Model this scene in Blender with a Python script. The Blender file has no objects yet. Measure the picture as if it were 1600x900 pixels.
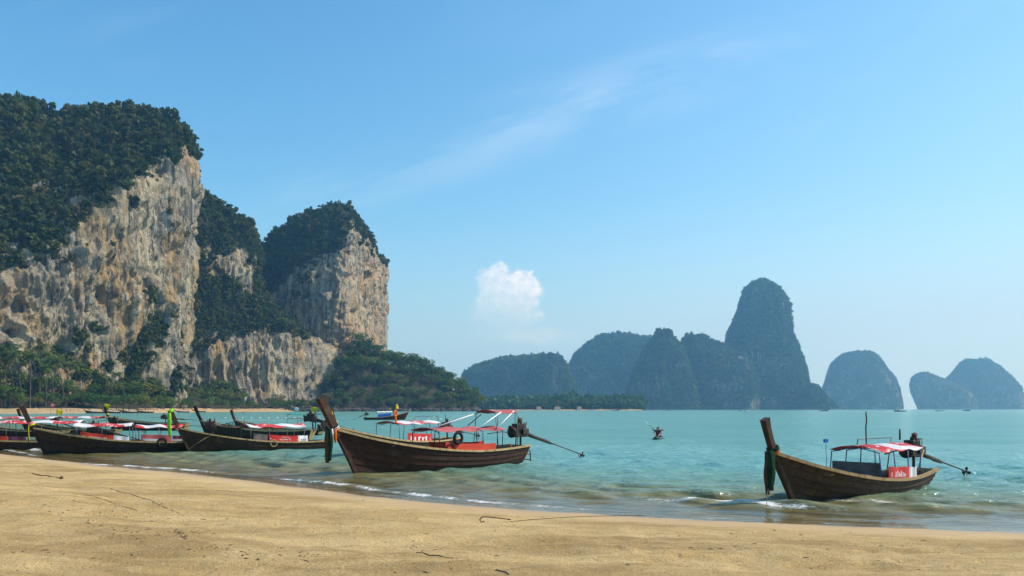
import bpy, bmesh, math, random
import numpy as np
from mathutils import Vector, Matrix, Quaternion

random.seed(7); RNG = np.random.default_rng(7)
scene = bpy.context.scene
COL = scene.collection
R = math.radians

# ------------------------------------------------------------------ camera
F = 1244.0; HZ = 639.0; CH = 2.5          # focal length in photo pixels, horizon row, eye height above the water
cam_d = bpy.data.cameras.new('camera'); cam = bpy.data.objects.new('camera', cam_d); COL.objects.link(cam)
cam_d.sensor_width = 36.0; cam_d.lens = F / 1600 * 36.0
cam_d.shift_y = (HZ - 450) / 1600.0
cam_d.clip_start = 0.1; cam_d.clip_end = 20000
cam.location = (0, 0, CH); cam.rotation_euler = (R(90), 0, 0)
scene.camera = cam

# ------------------------------------------------------------------ sun, sky, exposure
SUN_EL = R(44); SUN_AZ = R(6)             # azimuth measured from +X towards +Y
sdir = Vector((math.cos(SUN_EL) * math.cos(SUN_AZ), math.cos(SUN_EL) * math.sin(SUN_AZ), math.sin(SUN_EL)))
sl = bpy.data.lights.new('sun', 'SUN'); sl.energy = 4.3; sl.angle = R(0.5); sl.color = (1.0, 0.93, 0.82)
so = bpy.data.objects.new('sun', sl); COL.objects.link(so); so.location = (300, 0, 400)
so.rotation_euler = sdir.to_track_quat('Z', 'Y').to_euler()
scene.view_settings.view_transform = 'Standard'; scene.view_settings.look = 'None'
scene.view_settings.exposure = 0.28; scene.view_settings.gamma = 1.0
scene.view_settings.use_curve_mapping = False
scene.render.engine = 'CYCLES'
cy = scene.cycles
cy.use_denoising = True; cy.max_bounces = 6; cy.diffuse_bounces = 2; cy.glossy_bounces = 2; cy.transmission_bounces = 3
cy.transparent_max_bounces = 8; cy.volume_bounces = 0; cy.caustics_reflective = False; cy.caustics_refractive = False

world = bpy.data.worlds.new('World'); scene.world = world; world.use_nodes = True


class NT:
    """tiny helper round a node tree"""
    def __init__(s, tree): s.t = tree; tree.nodes.clear()
    def n(s, typ, inp=None, **kw):
        nd = s.t.nodes.new(typ)
        for k, v in kw.items(): setattr(nd, k, v)
        for k, v in (inp or {}).items():
            sock = nd.inputs[k]
            if isinstance(v, bpy.types.NodeSocket): s.t.links.new(v, sock)
            else: sock.default_value = v
        return nd
    def m(s, op, a, b=None, c=None, clamp=False):
        nd = s.t.nodes.new('ShaderNodeMath'); nd.operation = op; nd.use_clamp = clamp
        for i, v in enumerate((a, b, c)):
            if v is None: continue
            if isinstance(v, bpy.types.NodeSocket): s.t.links.new(v, nd.inputs[i])
            else: nd.inputs[i].default_value = v
        return nd.outputs[0]
    def mix(s, f, a, b, mode='MIX'):
        nd = s.t.nodes.new('ShaderNodeMix'); nd.data_type = 'RGBA'; nd.blend_type = mode
        for sock, v in ((nd.inputs[0], f), (nd.inputs[6], a), (nd.inputs[7], b)):
            if isinstance(v, bpy.types.NodeSocket): s.t.links.new(v, sock)
            else: sock.default_value = v if not isinstance(v, tuple) or len(v) == 4 else (*v, 1)
        return nd.outputs[2]
    def ss(s, x, lo, hi):
        nd = s.t.nodes.new('ShaderNodeMapRange'); nd.interpolation_type = 'SMOOTHSTEP'
        s.t.links.new(x, nd.inputs[0]); nd.inputs[1].default_value = lo; nd.inputs[2].default_value = hi
        return nd.outputs[0]
    def noise(s, vec, scale, detail=4, rough=0.55, dist=0.0, out=0):
        nd = s.n('ShaderNodeTexNoise', {'Scale': scale, 'Detail': detail, 'Roughness': rough, 'Distortion': dist})
        if vec is not None: s.t.links.new(vec, nd.inputs['Vector'])
        return nd.outputs[out]
    def map(s, vec, scale=(1, 1, 1), loc=(0, 0, 0), rot=(0, 0, 0)):
        return s.n('ShaderNodeMapping', {'Vector': vec, 'Scale': scale, 'Location': loc, 'Rotation': rot}).outputs[0]
    def link(s, a, b): s.t.links.new(a, b)


def build_world():
    w = NT(world.node_tree)
    sky = w.n('ShaderNodeTexSky', sky_type='NISHITA', sun_disc=False, sun_elevation=SUN_EL,
              sun_rotation=R(90) - SUN_AZ, altitude=0.0, air_density=1.15, dust_density=0.35, ozone_density=3.0)
    tc = w.n('ShaderNodeTexCoord').outputs['Generated']
    sp = w.n('ShaderNodeSeparateXYZ', {0: tc})
    yy = w.m('MAXIMUM', sp.outputs[1], 0.05)
    u = w.m('DIVIDE', sp.outputs[0], yy); v = w.m('DIVIDE', sp.outputs[2], yy)
    front = w.ss(sp.outputs[1], 0.1, 0.3)
    uv = w.n('ShaderNodeCombineXYZ', {0: u, 1: v}).outputs[0]
    # cumulus over the sea
    n1 = w.noise(uv, 38, 7, 0.6); n2 = w.noise(w.map(uv, loc=(3.1, 1.7, 0)), 90, 5, 0.6)
    def blob(u0, v0, a, b):
        du = w.m('DIVIDE', w.m('SUBTRACT', u, u0), a); dv = w.m('DIVIDE', w.m('SUBTRACT', v, v0), b)
        return w.m('SUBTRACT', 1.0, w.m('SQRT', w.m('ADD', w.m('MULTIPLY', du, du), w.m('MULTIPLY', dv, dv))))
    e = w.m('MAXIMUM', blob(-0.021, 0.160, 0.028, 0.026), blob(0.012, 0.151, 0.034, 0.027))
    e = w.m('MAXIMUM', e, w.m('MAXIMUM', blob(0.002, 0.122, 0.042, 0.042), blob(-0.026, 0.122, 0.032, 0.045)))
    f = w.m('ADD', e, w.m('ADD', w.m('MULTIPLY', w.m('SUBTRACT', n1, 0.5), 1.3), w.m('MULTIPLY', w.m('SUBTRACT', n2, 0.5), 0.7)))
    crisp = w.ss(f, 0.05, 0.38)
    low = w.ss(v, 0.085, 0.172); left = w.ss(u, -0.055, 0.035)
    cum = w.m('MULTIPLY', crisp, w.m('MULTIPLY', low, w.m('ADD', 0.55, w.m('MULTIPLY', left, 0.45))))
    wisp = w.m('MULTIPLY', w.ss(w.m('ADD', blob(0.03, 0.092, 0.10, 0.016), w.m('MULTIPLY', w.m('SUBTRACT', n1, .5), 1.2)), 0.1, 0.9), 0.22)
    cum = w.m('MAXIMUM', w.m('MULTIPLY', cum, 0.92), wisp)
    # high cirrus veil, drawn out along one wind direction
    rot = w.map(uv, scale=(1, 1, 1), rot=(0, 0, R(-18)))
    st = w.map(rot, scale=(1.6, 9, 1))
    c1 = w.noise(st, 1.7, 7, 0.62, 0.6); c2 = w.noise(w.map(rot, scale=(1.0, 2.2, 1), loc=(0.45, .2, 0)), 1.9, 3, 0.5)
    cir = w.m('MULTIPLY', w.ss(c1, 0.46, 0.80), w.ss(c2, 0.47, 0.66))
    band = w.m('SUBTRACT', v, w.m('ADD', w.m('MULTIPLY', u, 0.31), 0.352))
    bnd = w.m('SUBTRACT', 1.0, w.m('DIVIDE', w.m('ABSOLUTE', band), 0.062), clamp=True)
    span = w.m('MULTIPLY', w.ss(u, -0.36, -0.12), w.m('SUBTRACT', 1.0, w.ss(u, 0.10, 0.50)))
    streak = w.m('MULTIPLY', w.m('MULTIPLY', w.m('POWER', bnd, 1.3), span), w.ss(c1, 0.34, 0.70))
    cir = w.m('ADD', w.m('MULTIPLY', cir, 0.10), w.m('MULTIPLY', streak, 0.42), clamp=True)
    # a little more saturated than the raw sky, as in the photograph
    hs = w.n('ShaderNodeHueSaturation', {'Hue': 0.492, 'Saturation': 1.22, 'Value': 1.0, 'Color': sky.outputs[0]}).outputs[0]
    tint = w.mix(1.0, hs, (0.84, 1.05, 1.12, 1), 'MULTIPLY')
    el = sp.outputs[2]; sunside = w.m('ADD', w.m('MULTIPLY', sp.outputs[0], math.cos(SUN_AZ)), w.m('MULTIPLY', sp.outputs[1], math.sin(SUN_AZ)))
    sw = w.ss(sunside, -0.55, 0.95)
    pale = w.mix(sw, (1.60, 3.25, 4.95, 1), (3.2, 4.8, 6.3, 1))
    veil = w.m('ADD', w.m('MULTIPLY', w.m('SUBTRACT', 1.0, w.ss(el, 0.0, 0.27)), 0.88), w.m('MULTIPLY', w.m('MULTIPLY', sw, w.m('SUBTRACT', 1.0, w.ss(el, 0.1, 0.9))), 0.52), clamp=True)
    tint = w.mix(veil, tint, pale)
    c = w.mix(w.m('MULTIPLY', cir, front), tint, (4.8, 5.9, 6.9, 1))
    cloudcol = w.mix(w.ss(n2, 0.3, 0.7), (4.2, 5.2, 6.4, 1), (6.2, 6.6, 7.1, 1))
    c = w.mix(w.m('MULTIPLY', cum, front), c, cloudcol)
    bg = w.n('ShaderNodeBackground', {'Color': c, 'Strength': 0.147})
    w.n('ShaderNodeOutputWorld', {'Surface': bg.outputs[0]})
build_world()

# ------------------------------------------------------------------ numpy noise
_P = RNG.permutation(256).astype(np.int64); _P = np.concatenate([_P, _P, _P])
_G = RNG.normal(size=(256, 3)); _G /= np.linalg.norm(_G, axis=1)[:, None]
def perlin(p):
    p = np.asarray(p, float); i = np.floor(p).astype(np.int64); f = p - i; i &= 255
    w = f * f * f * (f * (f * 6 - 15) + 10); out = 0.0
    for dx in (0, 1):
        for dy in (0, 1):
            for dz in (0, 1):
                h = _P[_P[_P[(i[..., 0] + dx) & 255] + ((i[..., 1] + dy) & 255)] + ((i[..., 2] + dz) & 255)] & 255
                d = f - np.array([dx, dy, dz]); g = (_G[h] * d).sum(-1)
                wx = w[..., 0] if dx else 1 - w[..., 0]; wy = w[..., 1] if dy else 1 - w[..., 1]; wz = w[..., 2] if dz else 1 - w[..., 2]
                out = out + g * wx * wy * wz
    return out * 1.5
def fbm(p, o=4, g=0.5):
    p = np.asarray(p, float); a = 1.0; s = 0.0
    for k in range(o): s = s + a * perlin(p * 2 ** k + 17.3 * k); a *= g
    return s
def xyz(x, y, z=0): return np.stack(np.broadcast_arrays(x, y, z), -1).astype(float)

# ------------------------------------------------------------------ mesh helpers
def mesh_np(name, V, Fq, smooth=True, attrs=None):
    V = np.asarray(V, np.float32); Fq = np.asarray(Fq, np.int32); k = Fq.shape[1]
    me = bpy.data.meshes.new(name); me.vertices.add(len(V)); me.vertices.foreach_set('co', V.ravel())
    me.loops.add(Fq.size); me.loops.foreach_set('vertex_index', Fq.ravel())
    me.polygons.add(len(Fq)); me.polygons.foreach_set('loop_start', np.arange(0, Fq.size, k, dtype=np.int32))
    me.polygons.foreach_set('loop_total', np.full(len(Fq), k, np.int32))
    if smooth: me.polygons.foreach_set('use_smooth', np.ones(len(Fq), bool))
    for an, av in (attrs or {}).items():
        a = me.attributes.new(an, 'FLOAT', 'POINT'); a.data.foreach_set('value', np.asarray(av, np.float32).ravel())
    me.update(calc_edges=True); me.validate(); return me
def grid_faces(nu, nv, closed=False):
    i = np.arange(nu if closed else nu - 1)[:, None]; j = np.arange(nv - 1)[None, :]; i2 = (i + 1) % nu
    return np.stack([i * nv + j, i2 * nv + j, i2 * nv + j + 1, i * nv + j + 1], -1).reshape(-1, 4)
def link(name, me, mat=None, parent=None, **props):
    o = bpy.data.objects.new(name, me); COL.objects.link(o)
    if mat is not None and me is not None and len(me.materials) == 0: me.materials.append(mat)
    if parent is not None: o.parent = parent
    for k, v in props.items(): o[k] = v
    return o
def thing(name, label, cat, loc=(0, 0, 0), rz=0.0, group=None):
    o = bpy.data.objects.new(name, None); COL.objects.link(o); o.empty_display_size = 0.3
    o.location = loc; o.rotation_euler = (0, 0, rz); o['label'] = label; o['category'] = cat
    if group: o['group'] = group
    return o
def tag(o, label, cat, group=None):
    o['label'] = label; o['category'] = cat
    if group: o['group'] = group
    return o

class MB:
    """collects simple solids into one mesh"""
    def __init__(s): s.v = []; s.f = []
    def add(s, vs, fs): b = len(s.v); s.v += [tuple(p) for p in vs]; s.f += [tuple(b + i for i in f) for f in fs]; return s
    def box(s, c, size, M=None):
        hx, hy, hz = (q / 2 for q in size); vs = []
        for x in (-hx, hx):
            for y in (-hy, hy):
                for z in (-hz, hz):
                    p = Vector((x, y, z)); p = (M @ p) if M else p; vs.append(p + Vector(c))
        return s.add(vs, [(0, 1, 3, 2), (4, 6, 7, 5), (0, 4, 5, 1), (2, 3, 7, 6), (0, 2, 6, 4), (1, 5, 7, 3)])
    def tube(s, pts, r, n=8, cap=True, flat=1.0):
        pts = [Vector(p) for p in pts]; rs = r if isinstance(r, (list, tuple)) else [r] * len(pts); b = len(s.v); up = None
        for i, p in enumerate(pts):
            t = (pts[min(i + 1, len(pts) - 1)] - pts[max(i - 1, 0)]).normalized()
            if up is None: up = Vector((0, 0, 1)) if abs(t.z) < 0.9 else Vector((1, 0, 0))
            a = t.cross(up).normalized(); c = a.cross(t).normalized(); up = c
            for k in range(n):
                an = 2 * math.pi * k / n; s.v.append(tuple(p + a * math.cos(an) * rs[i] + c * math.sin(an) * rs[i] * flat))
        for i in range(len(pts) - 1):
            for k in range(n):
                k2 = (k + 1) % n; s.f.append((b + i * n + k, b + i * n + k2, b + (i + 1) * n + k2, b + (i + 1) * n + k))
        if cap:
            s.f.append(tuple(b + k for k in range(n - 1, -1, -1))); e = b + (len(pts) - 1) * n; s.f.append(tuple(e + k for k in range(n)))
        return s
    def torus(s, c, R0, r, M=None, n=20, m=8):
        b = len(s.v)
        for i in range(n):
            a = 2 * math.pi * i / n
            for j in range(m):
                q = 2 * math.pi * j / m; p = Vector(((R0 + r * math.cos(q)) * math.cos(a), (R0 + r * math.cos(q)) * math.sin(a), r * math.sin(q)))
                s.v.append(tuple(((M @ p) if M else p) + Vector(c)))
        for i in range(n):
            for j in range(m):
                i2 = (i + 1) % n; j2 = (j + 1) % m; s.f.append((b + i * m + j, b + i2 * m + j, b + i2 * m + j2, b + i * m + j2))
        return s
    def ball(s, c, r, n=10, m=7, sc=(1, 1, 1)):
        b = len(s.v)
        for j in range(m + 1):
            th = math.pi * j / m
            for i in range(n):
                a = 2 * math.pi * i / n
                s.v.append((c[0] + sc[0] * r * math.sin(th) * math.cos(a), c[1] + sc[1] * r * math.sin(th) * math.sin(a), c[2] + sc[2] * r * math.cos(th)))
        for j in range(m):
            for i in range(n):
                i2 = (i + 1) % n; s.f.append((b + j * n + i, b + (j + 1) * n + i, b + (j + 1) * n + i2, b + j * n + i2))
        return s
    def build(s, name, mat, parent=None, smooth=False, bevel=0.0, **props):
        me = bpy.data.meshes.new(name); me.from_pydata([tuple(p) for p in s.v], [], s.f)
        bm = bmesh.new(); bm.from_mesh(me)
        if bevel > 0: bmesh.ops.bevel(bm, geom=[e for e in bm.edges], offset=bevel, segments=1, affect='EDGES')
        bmesh.ops.recalc_face_normals(bm, faces=bm.faces); bm.to_mesh(me); bm.free()
        for p in me.polygons: p.use_smooth = smooth
        return link(name, me, mat, parent, **props)

def W(px, py, Y):                      # a photo pixel at a depth, as a point of the place
    return np.array([(px - 800) / F * Y, Y, CH + (HZ - py) / F * Y])

# ------------------------------------------------------------------ materials
MATS = {}
def principled(name, col, rough=0.7, spec=0.3, metal=0.0, var=0.0, scale=8.0, bump=0.0, bscale=40.0, col2=None, coord='Object', stretch=(1, 1, 1)):
    m = bpy.data.materials.new(name); m.use_nodes = True; w = NT(m.node_tree)
    tc = w.map(w.n('ShaderNodeTexCoord').outputs[coord], scale=stretch)
    c = (*col, 1)
    if var > 0 or col2:
        nz = w.ss(w.noise(tc, scale, 5, 0.6), 0.3, 0.7)
        c2 = (*(col2 or tuple(x * (1 - var) for x in col)), 1); c = w.mix(nz, c, c2)
    b = w.n('ShaderNodeBsdfPrincipled', {'Roughness': rough, 'Metallic': metal, 'Specular IOR Level': spec})
    if isinstance(c, tuple): b.inputs['Base Color'].default_value = c
    else: w.link(c, b.inputs['Base Color'])
    if bump > 0:
        bp = w.n('ShaderNodeBump', {'Height': w.noise(tc, bscale, 4, 0.6), 'Strength': 0.6, 'Distance': bump}); w.link(bp.outputs[0], b.inputs['Normal'])
    w.n('ShaderNodeOutputMaterial', {'Surface': b.outputs[0]}); MATS[name] = m; return m

def foliage(name, c1, c2, c3, transl=0.25):
    m = bpy.data.materials.new(name); m.use_nodes = True; w = NT(m.node_tree)
    rnd = w.n('ShaderNodeObjectInfo').outputs['Random']
    pos = w.n('ShaderNodeNewGeometry').outputs['Position']
    nz = w.ss(w.noise(pos, 0.05, 3, 0.6), 0.35, 0.65); ns = w.ss(w.noise(pos, 0.6, 3, 0.6), 0.3, 0.7)
    c = w.mix(w.ss(rnd, 0.1, 0.9), (*c1, 1), (*c2, 1)); c = w.mix(w.m('MULTIPLY', nz, w.ss(rnd, 0.55, 1.0)), c, (*c3, 1))
    c = w.mix(w.m('MULTIPLY', ns, 0.45), c, w.mix(1.0, c, (0.5, 0.55, 0.5, 1), 'MULTIPLY'))
    d = w.n('ShaderNodeBsdfPrincipled', {'Base Color': c, 'Roughness': 0.75, 'Specular IOR Level': 0.15})
    t = w.n('ShaderNodeBsdfTranslucent', {'Color': w.mix(1.0, c, (1.2, 1.4, 0.5, 1), 'MULTIPLY')})
    mx = w.n('ShaderNodeMixShader', {0: transl, 1: d.outputs[0], 2: t.outputs[0]})
    w.n('ShaderNodeOutputMaterial', {'Surface': mx.outputs[0]}); return m
M_LEAF = foliage('leaf_forest', (0.040, 0.070, 0.014), (0.105, 0.125, 0.024), (0.150, 0.115, 0.038))
M_LEAF_L = foliage('leaf_beach', (0.060, 0.130, 0.020), (0.135, 0.195, 0.030), (0.19, 0.155, 0.038))
M_LEAF_H = foliage('leaf_headland', (0.045, 0.100, 0.020), (0.115, 0.175, 0.030), (0.16, 0.15, 0.038))
M_PALM = foliage('leaf_palm', (0.06, 0.10, 0.022), (0.10, 0.13, 0.035), (0.14, 0.12, 0.05), 0.2)
M_BARK = principled('bark', (0.16, 0.13, 0.10), 0.9, 0.1, var=0.5, scale=1.5)

def rock_mat(name, light, grey, dark, ochre, wild=1.0):
    m = bpy.data.materials.new(name); m.use_nodes = True; w = NT(m.node_tree)
    pos = w.n('ShaderNodeNewGeometry').outputs['Position']
    big = w.ss(w.noise(pos, 0.022, 4, 0.6), 0.38, 0.62)
    st1 = w.noise(w.map(pos, scale=(1, 1, 0.07)), 0.16, 6, 0.66, 0.5)
    st2 = w.noise(w.map(pos, scale=(1, 1, 0.045), loc=(31, 7, 3)), 0.20, 8, 0.72, 0.4)
    och = w.noise(w.map(pos, scale=(1, 1, 0.35), loc=(5, 90, 11)), 0.042, 5, 0.62)
    fine = w.noise(pos, 0.5, 6, 0.68)
    c = w.mix(big, (*light, 1), (*grey, 1))
    c = w.mix(w.m('MULTIPLY', w.ss(och, 0.46, 0.62), 0.9 * wild), c, (*ochre, 1))
    c = w.mix(w.m('MULTIPLY', w.ss(st1, 0.50, 0.60), 0.75), c, (*(x * 0.55 for x in grey), 1))
    c = w.mix(w.m('MULTIPLY', w.ss(st2, 0.52, 0.60), 0.88), c, (*dark, 1))
    c = w.mix(w.m('MULTIPLY', w.ss(st1, 0.32, 0.44), 0.0), c, (*light, 1))
    patch = w.noise(w.map(pos, scale=(1, 1, 0.5), loc=(13, 3, 44)), 0.055, 6, 0.68, 0.8)
    c = w.mix(w.m('MULTIPLY', w.ss(patch, 0.56, 0.62), 0.40), c, (*(x * 0.45 for x in grey), 1))
    white = w.noise(w.map(pos, scale=(1, 1, 0.06), loc=(77, 20, 0)), 0.30, 4, 0.6)
    c = w.mix(w.m('MULTIPLY', w.ss(white, 0.56, 0.66), 0.7), c, (0.64, 0.60, 0.50, 1))
    c = w.mix(w.m('MULTIPLY', w.ss(fine, 0.50, 0.75), 0.6), c, w.mix(1.0, c, (0.42, 0.40, 0.38, 1), 'MULTIPLY'))
    veg = w.n('ShaderNodeAttribute', attribute_name='veg').outputs['Fac']
    c = w.mix(w.ss(veg, 0.46, 0.56), c, w.mix(fine, (0.035, 0.045, 0.016, 1), (0.085, 0.085, 0.035, 1)))
    h = w.m('ADD', w.m('MULTIPLY', fine, 1.0), w.m('MULTIPLY', st2, 1.6))
    bp = w.n('ShaderNodeBump', {'Height': h, 'Strength': 1.0, 'Distance': 3.4})
    b = w.n('ShaderNodeBsdfPrincipled', {'Base Color': c, 'Roughness': 0.9, 'Specular IOR Level': 0.15, 'Normal': bp.outputs[0]})
    w.n('ShaderNodeOutputMaterial', {'Surface': b.outputs[0]}); return m
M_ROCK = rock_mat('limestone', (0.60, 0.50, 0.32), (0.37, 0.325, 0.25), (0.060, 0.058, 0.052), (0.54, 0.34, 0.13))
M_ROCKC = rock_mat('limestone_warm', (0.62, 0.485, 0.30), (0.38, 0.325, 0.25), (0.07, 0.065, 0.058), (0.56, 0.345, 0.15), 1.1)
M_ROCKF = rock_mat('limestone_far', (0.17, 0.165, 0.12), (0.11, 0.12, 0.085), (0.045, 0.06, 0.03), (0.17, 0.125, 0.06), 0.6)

# ------------------------------------------------------------------ shore line
SH = np.array([(-7000, 5000), (-560, 760), (-300, 425), (-130, 185), (-80, 112), (-45, 62), (-36, 52.5), (-29, 45), (-18, 35.4), (-9, 28),
               (-4, 23.0), (0, 20.0), (2.7, 18.8), (5.7, 17.7), (10.5, 16.2), (16, 14.9), (24, 13.4), (40, 12.2), (120, 10), (7000, -200)], float)
def shore_y(x): return np.interp(x, SH[:, 0], SH[:, 1])
def offshore(x, y):                     # metres seaward of the water line (negative on the sand)
    e = 1.5; sl_ = (shore_y(x + e) - shore_y(x - e)) / (2 * e)
    ys = (shore_y(x - 1.2) + shore_y(x) + shore_y(x + 1.2)) / 3
    return (y - ys) / np.sqrt(1 + sl_ ** 2)
def bed_z(s):
    z = np.where(s < 0, -0.047 * s, -0.047 * s)
    z = np.where(s < -26, 1.22 + 0.02 * (-s - 26), z); z = np.minimum(z, 2.3)
    return np.where(s > 6, -0.28 - 0.05 * (s - 6), z).clip(-4.0, None)
def lumps(x, y, s):
    dry = np.clip((-s - 1.2) / 3.0, 0, 1)
    p = xyz(x, y)
    ridg = np.sin((s + 1.6 * fbm(p * 0.16, 3)) * 2.0) * 0.010
    tracks = -0.030 * np.exp(-((s + 7.5 + 1.8 * fbm(p * 0.13 + 5, 3)) / 0.25) ** 2)
    berm = 0.05 * np.exp(-((s + 8.6 + 2.0 * fbm(p * 0.11 + 9, 2)) / 0.8) ** 2)
    return dry * (0.065 * fbm(p * 0.45, 4) + ridg + tracks + berm + 0.030 * fbm(p * 2.6 + 3, 3)) + 0.010 * fbm(p * 0.2, 2)
_fp = np.random.default_rng(77)
FEET = []
for (fx, fy, fa, fn_) in ((-9, 13.5, 0.42, 26), (-4, 10.2, 0.25, 30), (-12, 20, -0.55, 22), (1.5, 11.0, 0.12, 22), (-15.5, 16.5, 0.2, 30), (-2.5, 14.0, -0.35, 16)):
    for k in range(fn_):
        d_ = 0.62 * k; sd = 0.13 * (1 if k % 2 else -1); FEET.append((fx + d_ * math.cos(fa) - sd * math.sin(fa) + _fp.normal(0, .05), fy + d_ * math.sin(fa) + sd * math.cos(fa) + _fp.normal(0, .05), fa))
_lumps0 = lumps
def lumps(x, y, s):
    z = _lumps0(x, y, s)
    if np.size(x) > 1000:
        for fx, fy, fa in FEET:
            i = np.where(np.abs(x[:, 0] - fx) < .6)[0]; j = np.where(np.abs(y[0] - fy) < .6)[0]
            if len(i) == 0 or len(j) == 0: continue
            sl_ = np.ix_(i, j); dx = x[sl_] - fx; dy = y[sl_] - fy; a = dx * math.cos(fa) + dy * math.sin(fa); b = -dx * math.sin(fa) + dy * math.cos(fa)
            r2 = (a / .15) ** 2 + (b / .085) ** 2; z[sl_] += (-.060 * np.exp(-r2) + .022 * np.exp(-((np.sqrt(r2) - 1.7) / .5) ** 2)) * np.clip((-s[sl_] - 1.5) / 2, 0, 1)
    return z
def sand_z(x, y):
    x = np.asarray(x, float); y = np.asarray(y, float); s = offshore(x, y); return bed_z(s) + np.where(s < 0, lumps(x, y, s), 0)
def sand_at(px, py):                    # the spot of the beach that a photo pixel shows
    Y = 15.0
    for _ in range(9):
        z = float(sand_z((px - 800) / F * Y, Y)); Y = 0.5 * Y + 0.5 * (CH - z) * F / (py - HZ)
    return Vector(((px - 800) / F * Y, Y, z))
def axis(segs):
    a = []
    for lo, hi, n in segs: a += list(np.linspace(lo, hi, n, endpoint=False))
    return np.array(a + [segs[-1][1]])
def geo(a, b, n): return list(np.geomspace(a, b, n))

def build_ground():
    xs = np.concatenate([-np.array(geo(32, 6000, 60))[::-1], np.arange(-31.9, 18, 0.12), np.array(geo(18.2, 6000, 60))])
    ys = np.concatenate([np.linspace(-200, 6.8, 60), np.arange(7.0, 33, 0.1), np.array(geo(33.2, 6000, 80))])
    X, Y = np.meshgrid(xs, ys, indexing='ij'); s = offshore(X, Y)
    Z = bed_z(s) + np.where(s < 0, lumps(X, Y, s), 0)
    me = mesh_np('sand_beach', xyz(X, Y, Z).reshape(-1, 3), grid_faces(len(xs), len(ys)), attrs={'off': s.ravel()})
    m = bpy.data.materials.new('sand'); m.use_nodes = True; w = NT(m.node_tree)
    pos = w.n('ShaderNodeNewGeometry').outputs['Position']; off = w.n('ShaderNodeAttribute', attribute_name='off').outputs['Fac']
    big = w.noise(pos, 0.35, 5, 0.6, 0.4); mid = w.noise(pos, 2.2, 6, 0.7); gr = w.noise(pos, 34, 4, 0.75); gr2 = w.noise(pos, 14, 5, 0.75)
    stre = w.noise(w.map(pos, scale=(0.35, 1.6, 1), rot=(0, 0, R(22))), 1.1, 5, 0.65, 0.6)
    c = w.mix(w.ss(big, 0.36, 0.62), (0.70, 0.485, 0.210, 1), (0.55, 0.362, 0.138, 1))
    c = w.mix(w.m('MULTIPLY', w.ss(stre, 0.46, 0.64), 0.55), c, (0.42, 0.275, 0.10, 1))
    c = w.mix(w.m('MULTIPLY', w.ss(mid, 0.5, 0.75), 0.5), c, (0.70, 0.53, 0.29, 1))
    c = w.mix(w.m('MULTIPLY', w.ss(gr, 0.50, 0.68), 0.75), c, (0.20, 0.125, 0.05, 1))
    c = w.mix(w.m('MULTIPLY', w.ss(gr2, 0.58, 0.70), 0.75), c, (0.78, 0.60, 0.36, 1))
    peb = w.n('ShaderNodeTexVoronoi', {'Vector': pos, 'Scale': 9.0}); pm = w.m('MULTIPLY', w.m('LESS_THAN', peb.outputs['Distance'], 0.15), w.ss(w.noise(pos, 0.8, 3), 0.50, 0.66))
    c = w.mix(w.m('MULTIPLY', pm, 0.7), c, w.mix(w.ss(peb.outputs['Color'], 0.3, 0.7), (0.14, 0.09, 0.05, 1), (0.72, 0.60, 0.42, 1)))
    damp = w.noise(w.map(pos, scale=(0.6, 1.4, 1), rot=(0, 0, R(15))), 0.22, 6, 0.68, 0.8); c = w.mix(w.m('MULTIPLY', w.ss(damp, 0.50, 0.60), 0.55), c, w.mix(1.0, c, (0.60, 0.55, 0.48, 1), 'MULTIPLY'))
    wn = w.m('ADD', off, w.m('MULTIPLY', w.m('SUBTRACT', w.noise(pos, 0.5, 3), 0.5), 1.6))
    wet = w.ss(wn, -2.3, -0.9); soak = w.ss(wn, -0.75, -0.2)
    c = w.mix(w.m('MULTIPLY', wet, 0.85), c, (0.46, 0.315, 0.165, 1)); c = w.mix(w.m('MULTIPLY', soak, 0.75), c, (0.30, 0.205, 0.115, 1))
    h = w.m('ADD', w.m('MULTIPLY', gr, 0.35), w.m('ADD', w.m('MULTIPLY', gr2, 0.7), w.m('MULTIPLY', mid, 1.3)))
    hh = w.m('MULTIPLY', h, w.m('SUBTRACT', 1.0, w.m('MULTIPLY', wet, 0.93)))
    bp = w.n('ShaderNodeBump', {'Height': hh, 'Strength': 1.0, 'Distance': 0.07})
    rg = w.m('SUBTRACT', 0.95, w.m('MULTIPLY', soak, 0.75))
    b = w.n('ShaderNodeBsdfPrincipled', {'Base Color': c, 'Roughness': rg, 'Specular IOR Level': 0.3, 'Normal': bp.outputs[0]})
    w.n('ShaderNodeOutputMaterial', {'Surface': b.outputs[0]})
    link('sand_beach', me, m, kind='structure'); MATS['sand'] = m
build_ground()

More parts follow.
